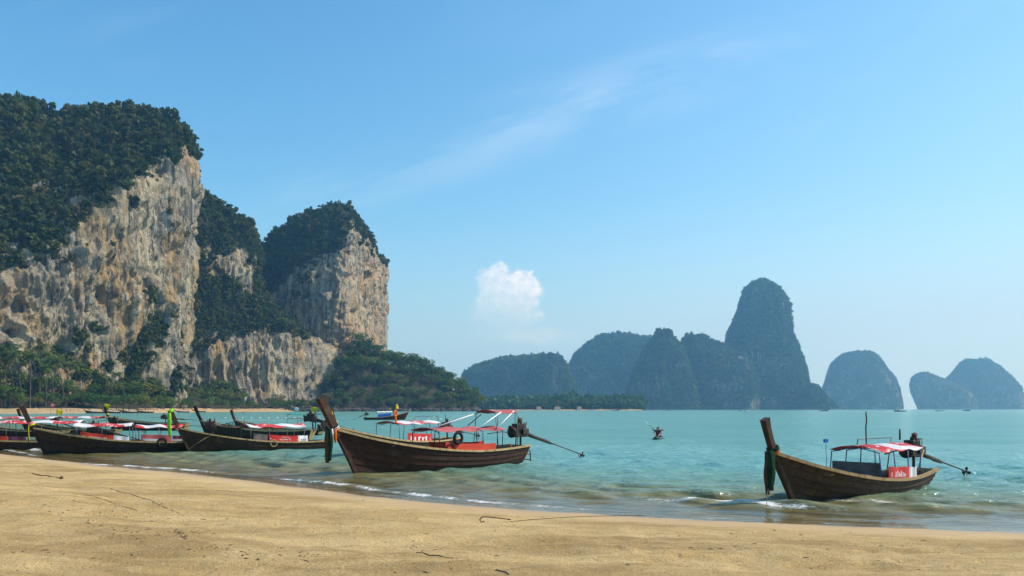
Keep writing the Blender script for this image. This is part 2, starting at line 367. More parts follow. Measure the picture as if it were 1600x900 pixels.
def build_sea():
    xs = np.concatenate([-np.array(geo(44.2, 6000, 70))[::-1], np.arange(-44, 26, 0.17), np.array(geo(26.2, 6000, 70))])
    ys = np.concatenate([np.arange(10.5, 56, 0.13), np.array(geo(56.15, 6000, 130))])
    X, Y = np.meshgrid(xs, ys, indexing='ij'); s = offshore(X, Y); p = xyz(X, Y)
    near = np.clip(1 - (np.hypot(X, Y) - 40) / 35, 0, 1); grow = np.clip((s + 0.2) / 4.0, 0.05, 1)
    rng = np.random.default_rng(3); Z = np.zeros_like(X)
    for k in range(34):
        lam = rng.uniform(0.55, 3.0); th = R(rng.normal(-112, 34)); a = 0.0066 * lam ** 0.85; kk = 2 * math.pi / lam
        Z += a * np.sin(kk * (X * math.cos(th) + Y * math.sin(th)) + rng.uniform(0, 6.28)) * near * grow
    foam = np.zeros_like(X); al = X * 0.9 - Y * 0.45
    wob = 1.0 * fbm(xyz(al * 0.10, 0 * al, 1.3), 3); nb = fbm(p * 1.9, 4)
    for (s0, h, width, lo, hi, seed) in ((2.6, 0.085, 0.45, 0.42, 0.4, 1), (5.6, 0.10, 0.60, 0.52, 0.4, 2), (9.5, 0.09, 0.9, 0.85, 0.4, 3), (1.1, 0.04, 0.3, 0.42, 0.4, 4)):
        along = fbm(xyz(al * 0.055 + seed * 9.1, 0 * al + s * 0.04, seed), 3)
        amp = np.clip(0.55 + 1.5 * along, 0, 1.25); ph = (s - s0 - wob - 1.4 * fbm(xyz(al * 0.03 + seed * 3, 0 * al, 4.2), 2)) / width
        ridge = np.where(ph < 0, np.exp(-(ph / 0.55) ** 2), np.exp(-(ph / 1.5) ** 2)); Z += h * amp * ridge
        brk = np.clip((amp - lo) / hi, 0, 1) * np.exp(-((ph + 0.45) / 0.50) ** 2); foam = np.maximum(foam, brk * np.clip(0.72 + 0.8 * nb, 0, 1) * 1.25)
    edge = np.exp(-((s + 0.05 - 0.20 * nb) / 0.10) ** 2) * np.clip(0.25 + 0.9 * fbm(xyz(al * 0.25, 0 * al, 8.8), 3), 0, 1); foam = np.maximum(foam, edge * 0.75)
    # wakes: the running longtail and the far speedboats
    for (x0, y0, x1, y1, wd, st) in ((-38.0, 178, -86, 180, 0.55, 1.0), (-29, 186, -38, 178, 0.5, 0.9), (-60, 166, -125, 168, 0.6, 0.65)):
        d = np.array([x1 - x0, y1 - y0], float); L = np.hypot(*d); d /= L; tt = (X - x0) * d[0] + (Y - y0) * d[1]; nn = -(X - x0) * d[1] + (Y - y0) * d[0]
        foam = np.maximum(foam, st * np.exp(-(nn / (wd + 0.008 * np.clip(tt, 0, 80))) ** 2) * ((tt > 0) & (tt < L)) * (1 - 0.5 * np.clip(tt / L, 0, 1)))
    Z = np.where(s < 0, np.minimum(Z, 0.004), Z) + np.where(s < 0.35, 0.012, 0)
    depth = np.maximum(Z - bed_z(s), 0)
    keep = (s > -2.5); idx = -np.ones(X.size, int); Fq = grid_faces(len(xs), len(ys)); ok = keep.ravel()[Fq].any(1); Fq = Fq[ok]
    used = np.unique(Fq); idx[used] = np.arange(len(used)); V = xyz(X, Y, Z).reshape(-1, 3)[used]
    me = mesh_np('sea_water', V, idx[Fq], attrs={'depth': depth.ravel()[used], 'foam': foam.ravel()[used]})
    m = bpy.data.materials.new('sea'); m.use_nodes = True; w = NT(m.node_tree)
    pos = w.n('ShaderNodeNewGeometry').outputs['Position']
    dep = w.n('ShaderNodeAttribute', attribute_name='depth').outputs['Fac']; fo = w.n('ShaderNodeAttribute', attribute_name='foam').outputs['Fac']
    cl = w.ss(w.noise(w.map(pos, scale=(0.5, 1.4, 1)), 0.09, 4, 0.6), 0.3, 0.7)
    op = w.m('SUBTRACT', 1.0, w.m('POWER', 2.718, w.m('MULTIPLY', dep, -4.2)))
    deepc = w.mix(cl, (0.120, 0.315, 0.285, 1), (0.160, 0.365, 0.320, 1))
    body = w.mix(w.ss(dep, 0.08, 0.50), (0.33, 0.275, 0.105, 1), w.mix(w.ss(dep, 0.25, 0.95), (0.16, 0.285, 0.19, 1), deepc))
    nA = w.noise(w.map(pos, scale=(0.55, 1.3, 1)), 1.5, 3, 0.6); nB = w.noise(w.map(pos, scale=(0.7, 1.2, 1)), 5.5, 3, 0.6); nC = w.noise(w.map(pos, scale=(0.35, 1.0, 1)), 0.28, 4, 0.6)
    h = w.m('ADD', w.m('MULTIPLY', nA, 0.24), w.m('ADD', w.m('MULTIPLY', nB, 0.10), w.m('MULTIPLY', nC, 0.6)))
    h = w.m('MULTIPLY', h, w.m('ADD', 0.12, w.m('MULTIPLY', w.ss(dep, 0.03, 0.40), 0.88)))
    bp = w.n('ShaderNodeBump', {'Height': h, 'Strength': 0.9, 'Distance': 1.0})
    dif = w.n('ShaderNodeBsdfDiffuse', {'Color': body, 'Normal': bp.outputs[0]})
    tr = w.n('ShaderNodeBsdfTransparent', {'Color': (0.90, 0.93, 0.82, 1)})
    core = w.n('ShaderNodeMixShader', {0: op, 1: tr.outputs[0], 2: dif.outputs[0]})
    gl = w.n('ShaderNodeBsdfGlossy', {'Color': (1, 1, 1, 1), 'Roughness': 0.10, 'Normal': bp.outputs[0]})
    fr = w.n('ShaderNodeFresnel', {'IOR': 1.33, 'Normal': bp.outputs[0]}).outputs[0]
    sf = w.n('ShaderNodeMixShader', {0: w.m('MULTIPLY', fr, 0.85), 1: core.outputs[0], 2: gl.outputs[0]})
    fn = w.noise(w.map(pos, scale=(0.7, 1.3, 1)), 11.0, 6, 0.78); fm = w.m('MULTIPLY', w.ss(w.m('ADD', fo, w.m('MULTIPLY', w.m('SUBTRACT', fn, 0.5), 2.2)), 0.40, 1.0), w.ss(fo, 0.03, 0.2))
    fb = w.n('ShaderNodeBsdfDiffuse', {'Color': (0.74, 0.75, 0.72, 1)})
    fin = w.n('ShaderNodeMixShader', {0: w.m('MULTIPLY', fm, 0.85), 1: sf.outputs[0], 2: fb.outputs[0]})
    w.n('ShaderNodeOutputMaterial', {'Surface': fin.outputs[0]})
    link('sea_water', me, m, kind='structure')
build_sea()

# ------------------------------------------------------------------ foliage prototypes
PROTO = bpy.data.collections.new('foliage_prototypes')
def leaf_cloud(rng, lobes, n, size, squash=0.8, up=0.35):
    """n leaf-spray faces spread through a set of lobes (centre, radius)"""
    lob = np.array([(*c, r) for c, r in lobes]); wgt = lob[:, 3] ** 2; k = rng.choice(len(lob), n, p=wgt / wgt.sum())
    d = rng.normal(size=(n, 3)); d /= np.linalg.norm(d, axis=1)[:, None]; rad = rng.uniform(0.35, 1.06, n) ** 0.5
    c = lob[k, :3] + d * (rad * lob[k, 3])[:, None] * np.array([1, 1, squash])
    nrm = d * 0.75 + rng.normal(size=(n, 3)) * 0.55 + np.array([0, 0, up]); nrm /= np.linalg.norm(nrm, axis=1)[:, None]
    a = np.cross(nrm, rng.normal(size=(n, 3))); a /= np.linalg.norm(a, axis=1)[:, None]; b = np.cross(nrm, a)
    sz = size * rng.uniform(0.6, 1.35, n)[:, None]
    V = np.stack([c - a * sz, c - b * sz * 0.55 + nrm * sz * 0.12, c + a * sz, c + b * sz * 0.55 + nrm * sz * 0.12], 1).reshape(-1, 3)
    return V, np.arange(4 * n).reshape(-1, 4)
def bush_proto(i, mat, n=190, size=0.21):
    rng = np.random.default_rng(100 + i); lobes = [((0, 0, 0.30), 0.45)]
    for _ in range(7): a = rng.uniform(0, 6.28); q = rng.uniform(0.25, 0.85); lobes.append(((q * math.cos(a), q * math.sin(a), rng.uniform(-0.1, 1.15)), rng.uniform(0.16, 0.40)))
    V, Fq = leaf_cloud(rng, lobes, n, size); me = mesh_np('bush_mesh', V, Fq, False); me.materials.append(mat); return me
def collection_of(name, meshes):
    c = bpy.data.collections.new(name)
    for me in meshes: c.objects.link(bpy.data.objects.new(name + '_piece', me))
    return c
BUSH = collection_of('bush', [bush_proto(i, M_LEAF) for i in range(5)])
M_LEAF_F = foliage('leaf_island', (0.045, 0.115, 0.035), (0.105, 0.185, 0.050), (0.13, 0.15, 0.05))
BUSHF = collection_of('far_bush', [bush_proto(20 + i, M_LEAF_F, 90, 0.30) for i in range(3)])

def scatter(name, pts, scl, coll, label=None, cat=None, parent=None):
    n = len(pts); me = bpy.data.meshes.new(name); me.vertices.add(n); me.vertices.foreach_set('co', np.asarray(pts, np.float32).ravel())
    sc3 = np.asarray(scl, np.float32)
    if sc3.ndim == 1: sc3 = np.stack([sc3 * RNG.uniform(.75, 1.3, n), sc3 * RNG.uniform(.75, 1.3, n), sc3 * RNG.uniform(0.6, 1.5, n)], -1)
    for an, av in (('scl', sc3), ('rot', np.stack([RNG.normal(0, .15, n), RNG.normal(0, .15, n), RNG.uniform(0, 6.28, n)], -1))):
        a = me.attributes.new(an, 'FLOAT_VECTOR', 'POINT'); a.data.foreach_set('vector', np.asarray(av, np.float32).ravel())
    me.update()
    ng = bpy.data.node_groups.new(name + '_scatter', 'GeometryNodeTree')
    ng.interface.new_socket('Geometry', in_out='INPUT', socket_type='NodeSocketGeometry'); ng.interface.new_socket('Geometry', in_out='OUTPUT', socket_type='NodeSocketGeometry')
    N = ng.nodes; gi = N.new('NodeGroupInput'); go = N.new('NodeGroupOutput'); iop = N.new('GeometryNodeInstanceOnPoints'); ci = N.new('GeometryNodeCollectionInfo')
    ci.inputs['Collection'].default_value = coll; ci.inputs['Separate Children'].default_value = True; ci.inputs['Reset Children'].default_value = True
    iop.inputs['Pick Instance'].default_value = True
    def nat(nm):
        q = N.new('GeometryNodeInputNamedAttribute'); q.data_type = 'FLOAT_VECTOR'; q.inputs['Name'].default_value = nm; return q.outputs['Attribute']
    L = ng.links; L.new(gi.outputs[0], iop.inputs['Points']); L.new(ci.outputs[0], iop.inputs['Instance'])
    L.new(nat('rot'), iop.inputs['Rotation']); L.new(nat('scl'), iop.inputs['Scale']); L.new(iop.outputs[0], go.inputs[0])
    o = link(name, me, None, parent); o.modifiers.new('scatter', 'NODES').node_group = ng; o['kind'] = 'stuff'
    if label: tag(o, label, cat)
    return o

# ------------------------------------------------------------------ cliffs from control nets
def catmull(P, n):
    """resample control points along axis 0 to n, Catmull-Rom"""
    m = len(P); t = np.linspace(0, m - 1 - 1e-9, n); i = np.floor(t).astype(int); f = (t - i).reshape(-1, *([1] * (P.ndim - 1)))
    g = lambda k: P[np.clip(i + k, 0, m - 1)]
    p0, p1, p2, p3 = g(-1), g(0), g(1), g(2)
    q = 0.5 * (2 * p1 + (p2 - p0) * f + (2 * p0 - 5 * p1 + 4 * p2 - p3) * f ** 2 + (3 * p1 - p0 - 3 * p2 + p3) * f ** 3)
    lin = p1 + (p2 - p1) * f
    return 0.5 * q + 0.5 * lin
KD = 1.5                                # the nets below are laid out at two thirds of their real distance
def build_cliff(name, net, vegrow, mat, label, nu=230, nv=230, amp=(5, 3.2, 1.1), seed=0, bush_n=2600, bush_s=(2.2, 5.2), vnoise=0.45):
    C = np.array([[W(p[0], p[1], p[2] * KD) for p in col] for col in net]); veg = np.array(vegrow, float)
    if veg.ndim == 1: veg = np.tile(veg, (len(net), 1))
    low = C[:, :1].copy(); low[..., 2] = -4.0; C = np.concatenate([low, C], 1); veg = np.concatenate([veg[:, :1], veg], 1)
    A = np.concatenate([C, veg[..., None] * 1.0], -1)
    # even spacing along the rows
    G = catmull(A, nu); G = catmull(G.transpose(1, 0, 2), nv).transpose(1, 0, 2)
    P = G[..., :3]; vg = G[..., 3]
    du = np.gradient(P, axis=0); dv = np.gradient(P, axis=1); nr = np.cross(du, dv); nr /= np.linalg.norm(nr, axis=-1)[..., None] + 1e-9
    flat = nr.copy(); flat[..., 2] *= 0.35; flat /= np.linalg.norm(flat, axis=-1)[..., None] + 1e-9
    q = P / KD + seed * 37.7
    flute = 1 - 2 * np.abs(fbm(q * np.array([1 / 13, 1 / 13, 1 / 95]), 4, 0.55))
    shelf = fbm(q * np.array([1 / 60, 1 / 60, 1 / 11]), 3)
    pock = fbm(q / 17 + 3, 4, 0.55); holes = -np.clip(pock - 0.38, 0, 1) * 14
    rockw = np.clip((0.6 - vg) / 0.3, 0.15, 1)
    rid = 1 - 2 * np.abs(fbm((q + 6 * np.stack([fbm(q / 30 + 7, 2)] * 3, -1)) * np.array([1 / 24, 1 / 24, 1 / 38]), 5, 0.58))
    sh_ = q.copy(); sh_[..., 1] = q[..., 1] - 0.85 * q[..., 2]; slant = 1 - 2 * np.abs(fbm(sh_ * np.array([1 / 26, 1 / 15, 1 / 80]) + 4, 4, 0.6))
    fmod = np.clip(0.5 + 1.3 * fbm(q / 40 + 21, 2), 0.1, 1)
    D = amp[0] * fbm(q / 48, 3) + rockw * (amp[1] * fmod * flute * 1.0 + 1.3 * rid + 1.5 * shelf + 1.6 * slant + holes * .8) + amp[2] * 1.6 * fbm(q / np.array([5.0, 5.0, 8.0]), 4, 0.65)
    foot = np.clip((P[..., 2] + 4) / 12, 0, 1)
    P = P + flat * (D * foot * KD)[..., None]
    du = np.gradient(P, axis=0); dv = np.gradient(P, axis=1); nr = np.cross(du, dv); nr /= np.linalg.norm(nr, axis=-1)[..., None] + 1e-9
    vmask = vg + vnoise * fbm(q / 22, 4, 0.6) + np.clip((nr[..., 2] - 0.42) * 1.1, -0.1, 0.5) * np.clip(vg * 4, 0, 1)
    vmask = np.clip(vmask, 0, 1)
    root = thing(name, label, 'cliff', tuple(P[nu // 2, 0].tolist()))
    base = np.array(root.location)
    me = mesh_np(name, P.reshape(-1, 3) - base, grid_faces(nu, nv), False, attrs={'veg': vmask.ravel()})
    link('rock_face', me, mat, root)
    # vegetation: area-weighted pick of points in the overgrown zones
    ar = np.linalg.norm(np.cross(du, dv), axis=-1); wgt = ar * (vmask > 0.5) + ar * 0.02 * (vmask > 0.33)
    k = np.random.default_rng(seed + 50).choice(P[..., 0].size, bush_n, p=(wgt / wgt.sum()).ravel(), replace=True)
    pts = P.reshape(-1, 3)[k] + RNG.normal(0, 1.0, (bush_n, 3)); s = RNG.uniform(0, 1, bush_n) ** 2.2 * (bush_s[1] - bush_s[0]) + bush_s[0]; s = s * KD
    s = np.where(vmask.ravel()[k] < 0.5, s * 0.55, s)
    ok = pts[:, 2] > 1.0
    scatter('cliff_forest', (pts - base)[ok], s[ok], BUSH, parent=root)
    return root

netA = []
for base, r3, r4, r5, bk in (
    ((-160, 300), (-160, 430, 306), (-160, 280, 340), (-160, 150, 375), (-160, 250, 470)),
    ((0, 326), (0, 415, 333), (0, 270, 362), (2, 160, 398), (0, 250, 480)),
    ((52, 338), (60, 388, 345), (52, 265, 372), (50, 160, 405), (50, 250, 485)),
    ((95, 348), (110, 358, 354), (90, 262, 382), (78, 178, 412), (80, 250, 490)),
    ((175, 366), (190, 300, 372), (180, 225, 395), (172, 164, 415), (170, 250, 495)),
    ((232, 386), (248, 255, 390), (244, 208, 402), (236, 177, 418), (230, 260, 495)),
    ((268, 400), (284, 240, 402), (281, 212, 410), (273, 190, 424), (262, 260, 495)),
    ((280, 411), (296, 248, 414), (297, 228, 420), (291, 212, 431), (275, 260, 495)),
    ((279, 436), (293, 252, 440), (292, 235, 444), (287, 222, 450), (270, 270, 500)),
    ((240, 500), (245, 280, 500), (245, 260, 500), (240, 250, 500), (220, 290, 520))):
    b = (base[0], 640, base[1]); mid = lambda t: tuple(b[i] + (r3[i] - b[i]) * t for i in range(3))
    netA.append([b, mid(0.3), mid(0.62), r3, r4, r5, bk])
build_cliff('limestone_cliff', netA, [[.2, .28, .06, .45, 1, 1, 1]] * 3 + [[.2, .3, .04, .42, 1, 1, 1], [.45, .46, .06, .40, 1, 1, 1], [.45, .46, .04, .40, 1, 1, 1]] + [[.3, .25, .0, .38, 1, 1, 1]] * 4, M_ROCK, 'tallest limestone cliff at the left edge, forested top above a pale streaked face', 300, 300, (4.5, 3.4, 1.0), 0, 9000, (1.2, 4.3))

netB = [
 [(262, 640, 470), (262, 560, 472), (262, 480, 480), (262, 400, 486), (262, 330, 494), (262, 292, 508), (262, 330, 580)],
 [(302, 638, 490), (301, 560, 492), (300, 480, 500), (300, 400, 505), (300, 345, 512), (298, 299, 525), (298, 340, 590)],
 [(335, 638, 500), (335, 545, 502), (335, 485, 512), (338, 405, 518), (335, 350, 525), (330, 315, 536), (330, 350, 600)],
 [(370, 638, 510), (370, 535, 512), (372, 488, 525), (375, 405, 530), (372, 365, 534), (368, 339, 541), (365, 365, 605)],
 [(398, 637, 520), (398, 530, 522), (393, 490, 535), (393, 415, 538), (392, 380, 541), (388, 352, 546), (380, 380, 610)],
 [(425, 637, 529), (424, 526, 531), (410, 484, 545), (400, 425, 550), (399, 400, 553), (397, 380, 557), (388, 405, 610)],
 [(460, 637, 545), (459, 540, 547), (442, 510, 562), (424, 482, 572), (417, 466, 578), (410, 458, 585), (400, 470, 640)],
 [(500, 637, 566), (499, 546, 568), (490, 528, 580), (476, 518, 590), (466, 514, 598), (456, 512, 606), (440, 520, 650)],
 [(537, 637, 590), (537, 566, 592), (533, 554, 600), (528, 548, 606), (522, 545, 613), (516, 543, 622), (500, 548, 660)],
 [(556, 637, 625), (556, 592, 628), (552, 588, 634), (548, 586, 640), (543, 584, 646), (538, 582, 652), (520, 585, 680)]]
vegB = [[0.5, .3, .85, .6, 1, 1, 1], [0.5, .3, .85, .6, 1, 1, 1], [0.25, .2, .9, .35, 1, 1, 1], [0.15, .1, 1, .12, .9, 1, 1], [0.1, .1, 1, .25, .8, 1, 1],
        [0.1, .1, 1, .6, .8, 1, 1], [0.05, .05, .8, 1, 1, 1, 1], [0.0, .0, .04, .12, .15, .15, .2], [0, 0, 0, 0, 0, 0, 0], [0, 0, 0, 0, 0, 0, .1]]
build_cliff('limestone_cliff', netB, vegB, M_ROCK, 'middle overgrown limestone cliff with a forested ledge over pale lower wall', 260, 220, (4.0, 3.0, 1.0), 3, 5200, (1.3, 4.4), 0.35)

def colC(px, Y, r1, r2, r3, r4, r5, bk): return [(px, 640, Y), (*r1,), (*r2,), (*r3,), (*r4,), (*r5,), (*bk,)]
netC = [
 [(396, 640, 700), (397, 560, 700), (400, 500, 700), (402, 450, 700), (404, 420, 700), (408, 398, 702), (412, 420, 760)],
 [(402, 640, 640), (403, 560, 640), (404, 500, 640), (405, 450, 640), (407, 415, 642), (410, 394, 648), (415, 430, 760)],
 [(430, 640, 606), (430, 560, 606), (430, 500, 607), (429, 450, 608), (430, 405, 613), (434, 366, 628), (440, 420, 770)],
 [(480, 640, 598), (480, 560, 599), (480, 500, 600), (480, 440, 602), (483, 385, 608), (488, 335, 628), (490, 400, 780)],
 [(522, 640, 596), (524, 560, 597), (526, 490, 598), (527, 425, 600), (530, 370, 610), (528, 328, 632), (525, 400, 790)],
 [(536, 640, 602), (540, 560, 603), (543, 490, 604), (545, 405, 607), (548, 362, 616), (546, 330, 638), (540, 400, 800)],
 [(560, 640, 645), (563, 560, 645), (566, 490, 646), (569, 425, 647), (571, 396, 652), (566, 362, 660), (555, 410, 810)],
 [(582, 640, 692), (584, 560, 692), (587, 490, 692), (589, 430, 692), (590, 415, 695), (586, 398, 702), (570, 430, 820)],
 [(596, 640, 735), (597, 560, 735), (599, 500, 735), (601, 432, 735), (601, 420, 738), (598, 411, 744), (580, 440, 830)],
 [(592, 640, 790), (593, 560, 790), (594, 500, 790), (595, 440, 790), (594, 425, 795), (592, 418, 800), (570, 445, 850)],
 [(540, 640, 860), (540, 560, 860), (540, 500, 860), (540, 450, 860), (540, 430, 860), (540, 430, 862), (530, 450, 870)]]
vegC = [[1, 1, 1, 1, 1, 1, 1], [1, 1, 1, 1, 1, 1, 1], [.2, .2, .3, .75, 1, 1, 1], [.1, .1, .1, .25, .95, 1, 1], [.05, .05, .05, .1, .75, 1, 1],
        [.05, 0, 0, .02, .45, 1, 1], [0, 0, 0, .05, .35, .9, 1], [0, 0, 0, 0, .1, .8, 1], [0, 0, 0, 0, .1, .6, 1], [0, 0, 0, 0, 0, .5, 1], [0, 0, 0, 0, 0, .5, 1]]
build_cliff('limestone_cliff', netC, vegC, M_ROCKC, 'third limestone cliff, grey shaded front and orange sunlit right wall', 260, 240, (3.2, 3.0, 1.0), 7, 4200, (1.4, 4.4), 0.3)

# ------------------------------------------------------------------ far karst islands
def build_island(label, Y, rows, kd=0.8, seed=0, nth=230, nz=150, amp=(0.07, 0.035), bush_n=900, bs=(5, 11)):
    """rows: (py, left px, right px) from the water up"""
    Y = Y * 1.75; bs = (bs[0] * 1.0, bs[1] * 1.1); rows = np.array(rows, float); sc = Y / F
    t = np.concatenate([[0], np.cumsum(np.hypot(np.diff(rows[:, 0]), 0.6 * np.abs(np.diff(rows[:, 2] - rows[:, 1]))))]); tt = np.linspace(0, t[-1], nz)
    py = np.interp(tt, t, rows[:, 0]); L = np.interp(tt, t, rows[:, 1]); Rr = np.interp(tt, t, rows[:, 2])
    cx = ((L + Rr) / 2 - 800) * sc; a = (Rr - L) / 2 * sc; z = CH + (HZ - py) * sc; z[0] = -4.0
    wid = a.max(); th = np.linspace(0, 2 * math.pi, nth, endpoint=False)
    ca, sa = np.cos(th), np.sin(th); ex = 0.85
    px_ = np.sign(ca) * np.abs(ca) ** ex; py_ = np.sign(sa) * np.abs(sa) ** ex
    b = kd * (0.5 * a + 0.5 * wid * (a / wid) ** 0.7)
    P = np.stack([cx[None] + a[None] * px_[:, None], Y + b[None] * py_[:, None] + b.max() * 0.4, np.broadcast_to(z[None], (nth, nz))], -1)
    H = z.max(); q = P / H + seed * 11.3
    out = np.stack([px_[:, None] * np.ones(nz), py_[:, None] * np.ones(nz), 0.25 + 0 * P[..., 0]], -1); out /= np.linalg.norm(out, axis=-1)[..., None]
    fl = 1 - 2 * np.abs(fbm(q * np.array([9, 9, 1.6]), 4)); D = H * (amp[0] * fbm(q * 3.0, 4) + amp[1] * fl * 0.7 + 0.014 * fbm(q * 26, 3))
    edge = np.clip(np.abs(py_), 0.22, 1)[:, None]
    fade = np.clip(a / (0.25 * wid), 0.12, 1)[None]; P = P + out * (D * edge * fade)[..., None]
    P[..., 2] = np.where(np.arange(nz)[None] == 0, -4.0, P[..., 2])
    du = np.roll(P, -1, 0) - np.roll(P, 1, 0); dv = np.gradient(P, axis=1); nr = np.cross(du, dv); ar = np.linalg.norm(nr, axis=-1); nr /= ar[..., None] + 1e-9
    vm = np.clip(0.66 + 0.9 * fbm(q * 4 + 2, 4, 0.6) + 0.9 * (nr[..., 2] - 0.15), 0, 1); bush_n = int(bush_n * 4.5)
    root = thing('karst_island', label, 'island', (float(cx[0]), float(Y), 0.0), group='far limestone islands'); base = np.array(root.location)
    V = np.concatenate([(P.reshape(-1, 3) - base), [[cx[-1] - base[0], P[:, -1, 1].mean() - Y, z[-1]]]]); Fq = grid_faces(nth, nz, True)
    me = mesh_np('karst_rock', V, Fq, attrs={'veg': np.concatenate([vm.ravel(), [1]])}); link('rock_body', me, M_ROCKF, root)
    w_ = (ar * (vm > 0.45)).ravel(); k = np.random.default_rng(seed).choice(w_.size, bush_n, p=w_ / w_.sum())
    pts = P.reshape(-1, 3)[k] - base; ok = pts[:, 2] > 2
    scatter('island_forest', pts[ok], (RNG.uniform(0, 1, bush_n) ** 1.6 * (bs[1] - bs[0]) + bs[0])[ok], BUSHF, parent=root)
    return root
build_island('low ragged forested karst ridge behind the far beach, left of the rounded hill', 1800, [(640, 712, 902), (620, 718, 900), (600, 722, 895), (585, 724, 890), (578, 735, 885), (568, 760, 878), (562, 790, 872), (557, 850, 866)], 0.5, 2, bush_n=1500, bs=(5, 12))
build_island('craggy shoulder rising at the right end of the low far ridge', 1720, [(640, 822, 902), (610, 828, 898), (585, 835, 890), (566, 842, 882), (556, 850, 872)], 0.7, 31, nth=150, nz=90, bush_n=500)
build_island('broad rounded forested karst hill behind the pointed peak', 2050, [(640, 884, 1062), (600, 888, 1060), (570, 893, 1055), (552, 902, 1045), (538, 920, 1035), (529, 935, 1018), (524, 945, 975)], 0.6, 5, bush_n=1500, bs=(5, 12))
build_island('pointed karst peak left of the tall tower, pale rock scar low down', 1600, [(640, 968, 1095), (615, 985, 1090), (590, 992, 1084), (565, 1002, 1078), (548, 1010, 1070), (535, 1020, 1062), (522, 1028, 1056), (514, 1033, 1049)], 0.8, 8, bush_n=1000, bs=(4, 8))
build_island('jagged twin-topped karst shoulder between pointed peak and tall tower', 1650, [(640, 1048, 1190), (600, 1056, 1190), (570, 1062, 1180), (555, 1066, 1165), (546, 1069, 1142), (537, 1071, 1125), (529, 1073, 1108), (524, 1078, 1098)], 0.7, 11, bush_n=1000, bs=(4, 9))
build_island('tall domed karst tower, highest of the far islands', 1700, [(640, 1130, 1276), (610, 1133, 1270), (585, 1136, 1266), (560, 1138, 1259), (545, 1139, 1253), (520, 1144, 1244), (500, 1156, 1242), (480, 1162, 1241), (465, 1166, 1235), (457, 1168, 1230), (450, 1171, 1224), (444, 1177, 1217), (439, 1185, 1209), (436, 1191, 1204), (434.5, 1196, 1200)], 0.85, 14, 260, 190, (0.007, 0.012), bush_n=1800, bs=(4, 8))
build_island('low wooded rocks at the right foot of the tall tower', 1640, [(640, 1236, 1312), (625, 1245, 1298), (612, 1255, 1286), (602, 1262, 1278)], 0.8, 17, nth=120, nz=60, bush_n=300, bs=(4, 8))
build_island('lone helmet-shaped karst island right of the tall tower', 2500, [(640, 1297, 1414), (625, 1296, 1412), (605, 1298, 1408), (590, 1302, 1402), (575, 1306, 1390), (562, 1314, 1381), (553, 1326, 1374), (548, 1342, 1364)], 0.8, 20, bush_n=1200, bs=(3, 6), amp=(0.025, 0.02))
build_island('small undercut hump at the left of the rightmost karst island', 2800, [(640, 1446, 1530), (628, 1441, 1530), (612, 1434, 1520), (600, 1432, 1500), (590, 1434, 1472), (585, 1439, 1464), (581, 1445, 1456)], 0.8, 24, nth=160, nz=80, bush_n=400, bs=(3, 6), amp=(0.02, 0.015))
build_island('large rounded rightmost karst island cut by the frame edge', 2900, [(640, 1478, 1600), (620, 1474, 1601), (605, 1478, 1597), (592, 1496, 1588), (580, 1508, 1576), (568, 1514, 1562), (561, 1524, 1552)], 0.8, 27, bush_n=1200, bs=(5, 9), amp=(0.04, 0.02))

# ------------------------------------------------------------------ land under the cliffs: far beach, headland, far shore
def strip_mesh(name, cols, mat, nu=160, nv=40, rough=0.5, attrs=None):
    G = catmull(np.array(cols, float), nu); G = catmull(G.transpose(1, 0, 2), nv).transpose(1, 0, 2)
    G[..., 2] += np.where(G[..., 2] > 1.0, rough * fbm(G / 9, 3), 0)
    me = mesh_np(name, G.reshape(-1, 3), grid_faces(nu, nv)); link(name, me, mat, kind='structure'); return G
M_FSAND = principled('far_sand', (0.50, 0.36, 0.19), 0.95, 0.1, var=0.3, scale=0.15)
M_SOIL = principled('forest_floor', (0.060, 0.055, 0.028), 0.95, 0.1, var=0.5, scale=0.3)
M_SHOREROCK = principled('shore_rock', (0.085, 0.080, 0.070), 0.85, 0.2, var=0.6, scale=0.25, bump=0.6, bscale=0.6)
def P3(px, Y, z): return [(px - 800) / F * Y, Y, z]
WL = np.array([(-120, 405), (46, 432), (150, 468), (240, 512), (290, 592), (330, 662), (430, 730), (475, 810), (500, 860)], float)
def wl(px): return np.interp(px, WL[:, 0], WL[:, 1])
def talus(px): return np.interp(px, [-100, 60, 130, 300, 500], [24, 22, 11, 10, 8])
far_cols = [[P3(p, wl(p) - 12, -1.5), P3(p, wl(p), 0), P3(p, wl(p) + 14, 1.2), P3(p, wl(p) + 36, 3.2)] for p in (-120, -40, 46, 100, 150, 200, 240, 290, 330, 380, 430, 475, 500)]
strip_mesh('far_beach', far_cols, M_FSAND, rough=0.25)
tal_cols = [[P3(p, wl(p) + 33, 3.2), P3(p, wl(p) + 45, 5.0), P3(p, wl(p) + 75, talus(p)), P3(p, wl(p) + 130, talus(p) + 8)] for p in (-120, -40, 46, 100, 150, 200, 240, 290, 330, 380, 430, 475, 500)]
TAL = strip_mesh('forest_slope', tal_cols, M_SOIL, rough=1.0)
HD = [(425, 770, 637), (460, 788, 636), (490, 803, 634), (516, 815, 614), (546, 826, 556), (568, 832, 546), (592, 840, 568), (640, 858, 574), (672, 870, 586), (700, 882, 604), (722, 892, 618), (738, 900, 630), (748, 908, 637)]
hd_cols = []
for (p, Y, cy_) in HD:
    zc = CH + (HZ - cy_) / F * (Y + 56); hd_cols.append([P3(p, Y - 6, -4), P3(p, Y, 0.3), P3(p, Y + 2, 3.0), P3(p, Y + 26, 3 + 0.55 * (zc - 3)), P3(p, Y + 56, zc), P3(p, Y + 150, 2 + zc * .3)])
HEAD = strip_mesh('headland', hd_cols, M_SOIL, 200, 60, 1.4)
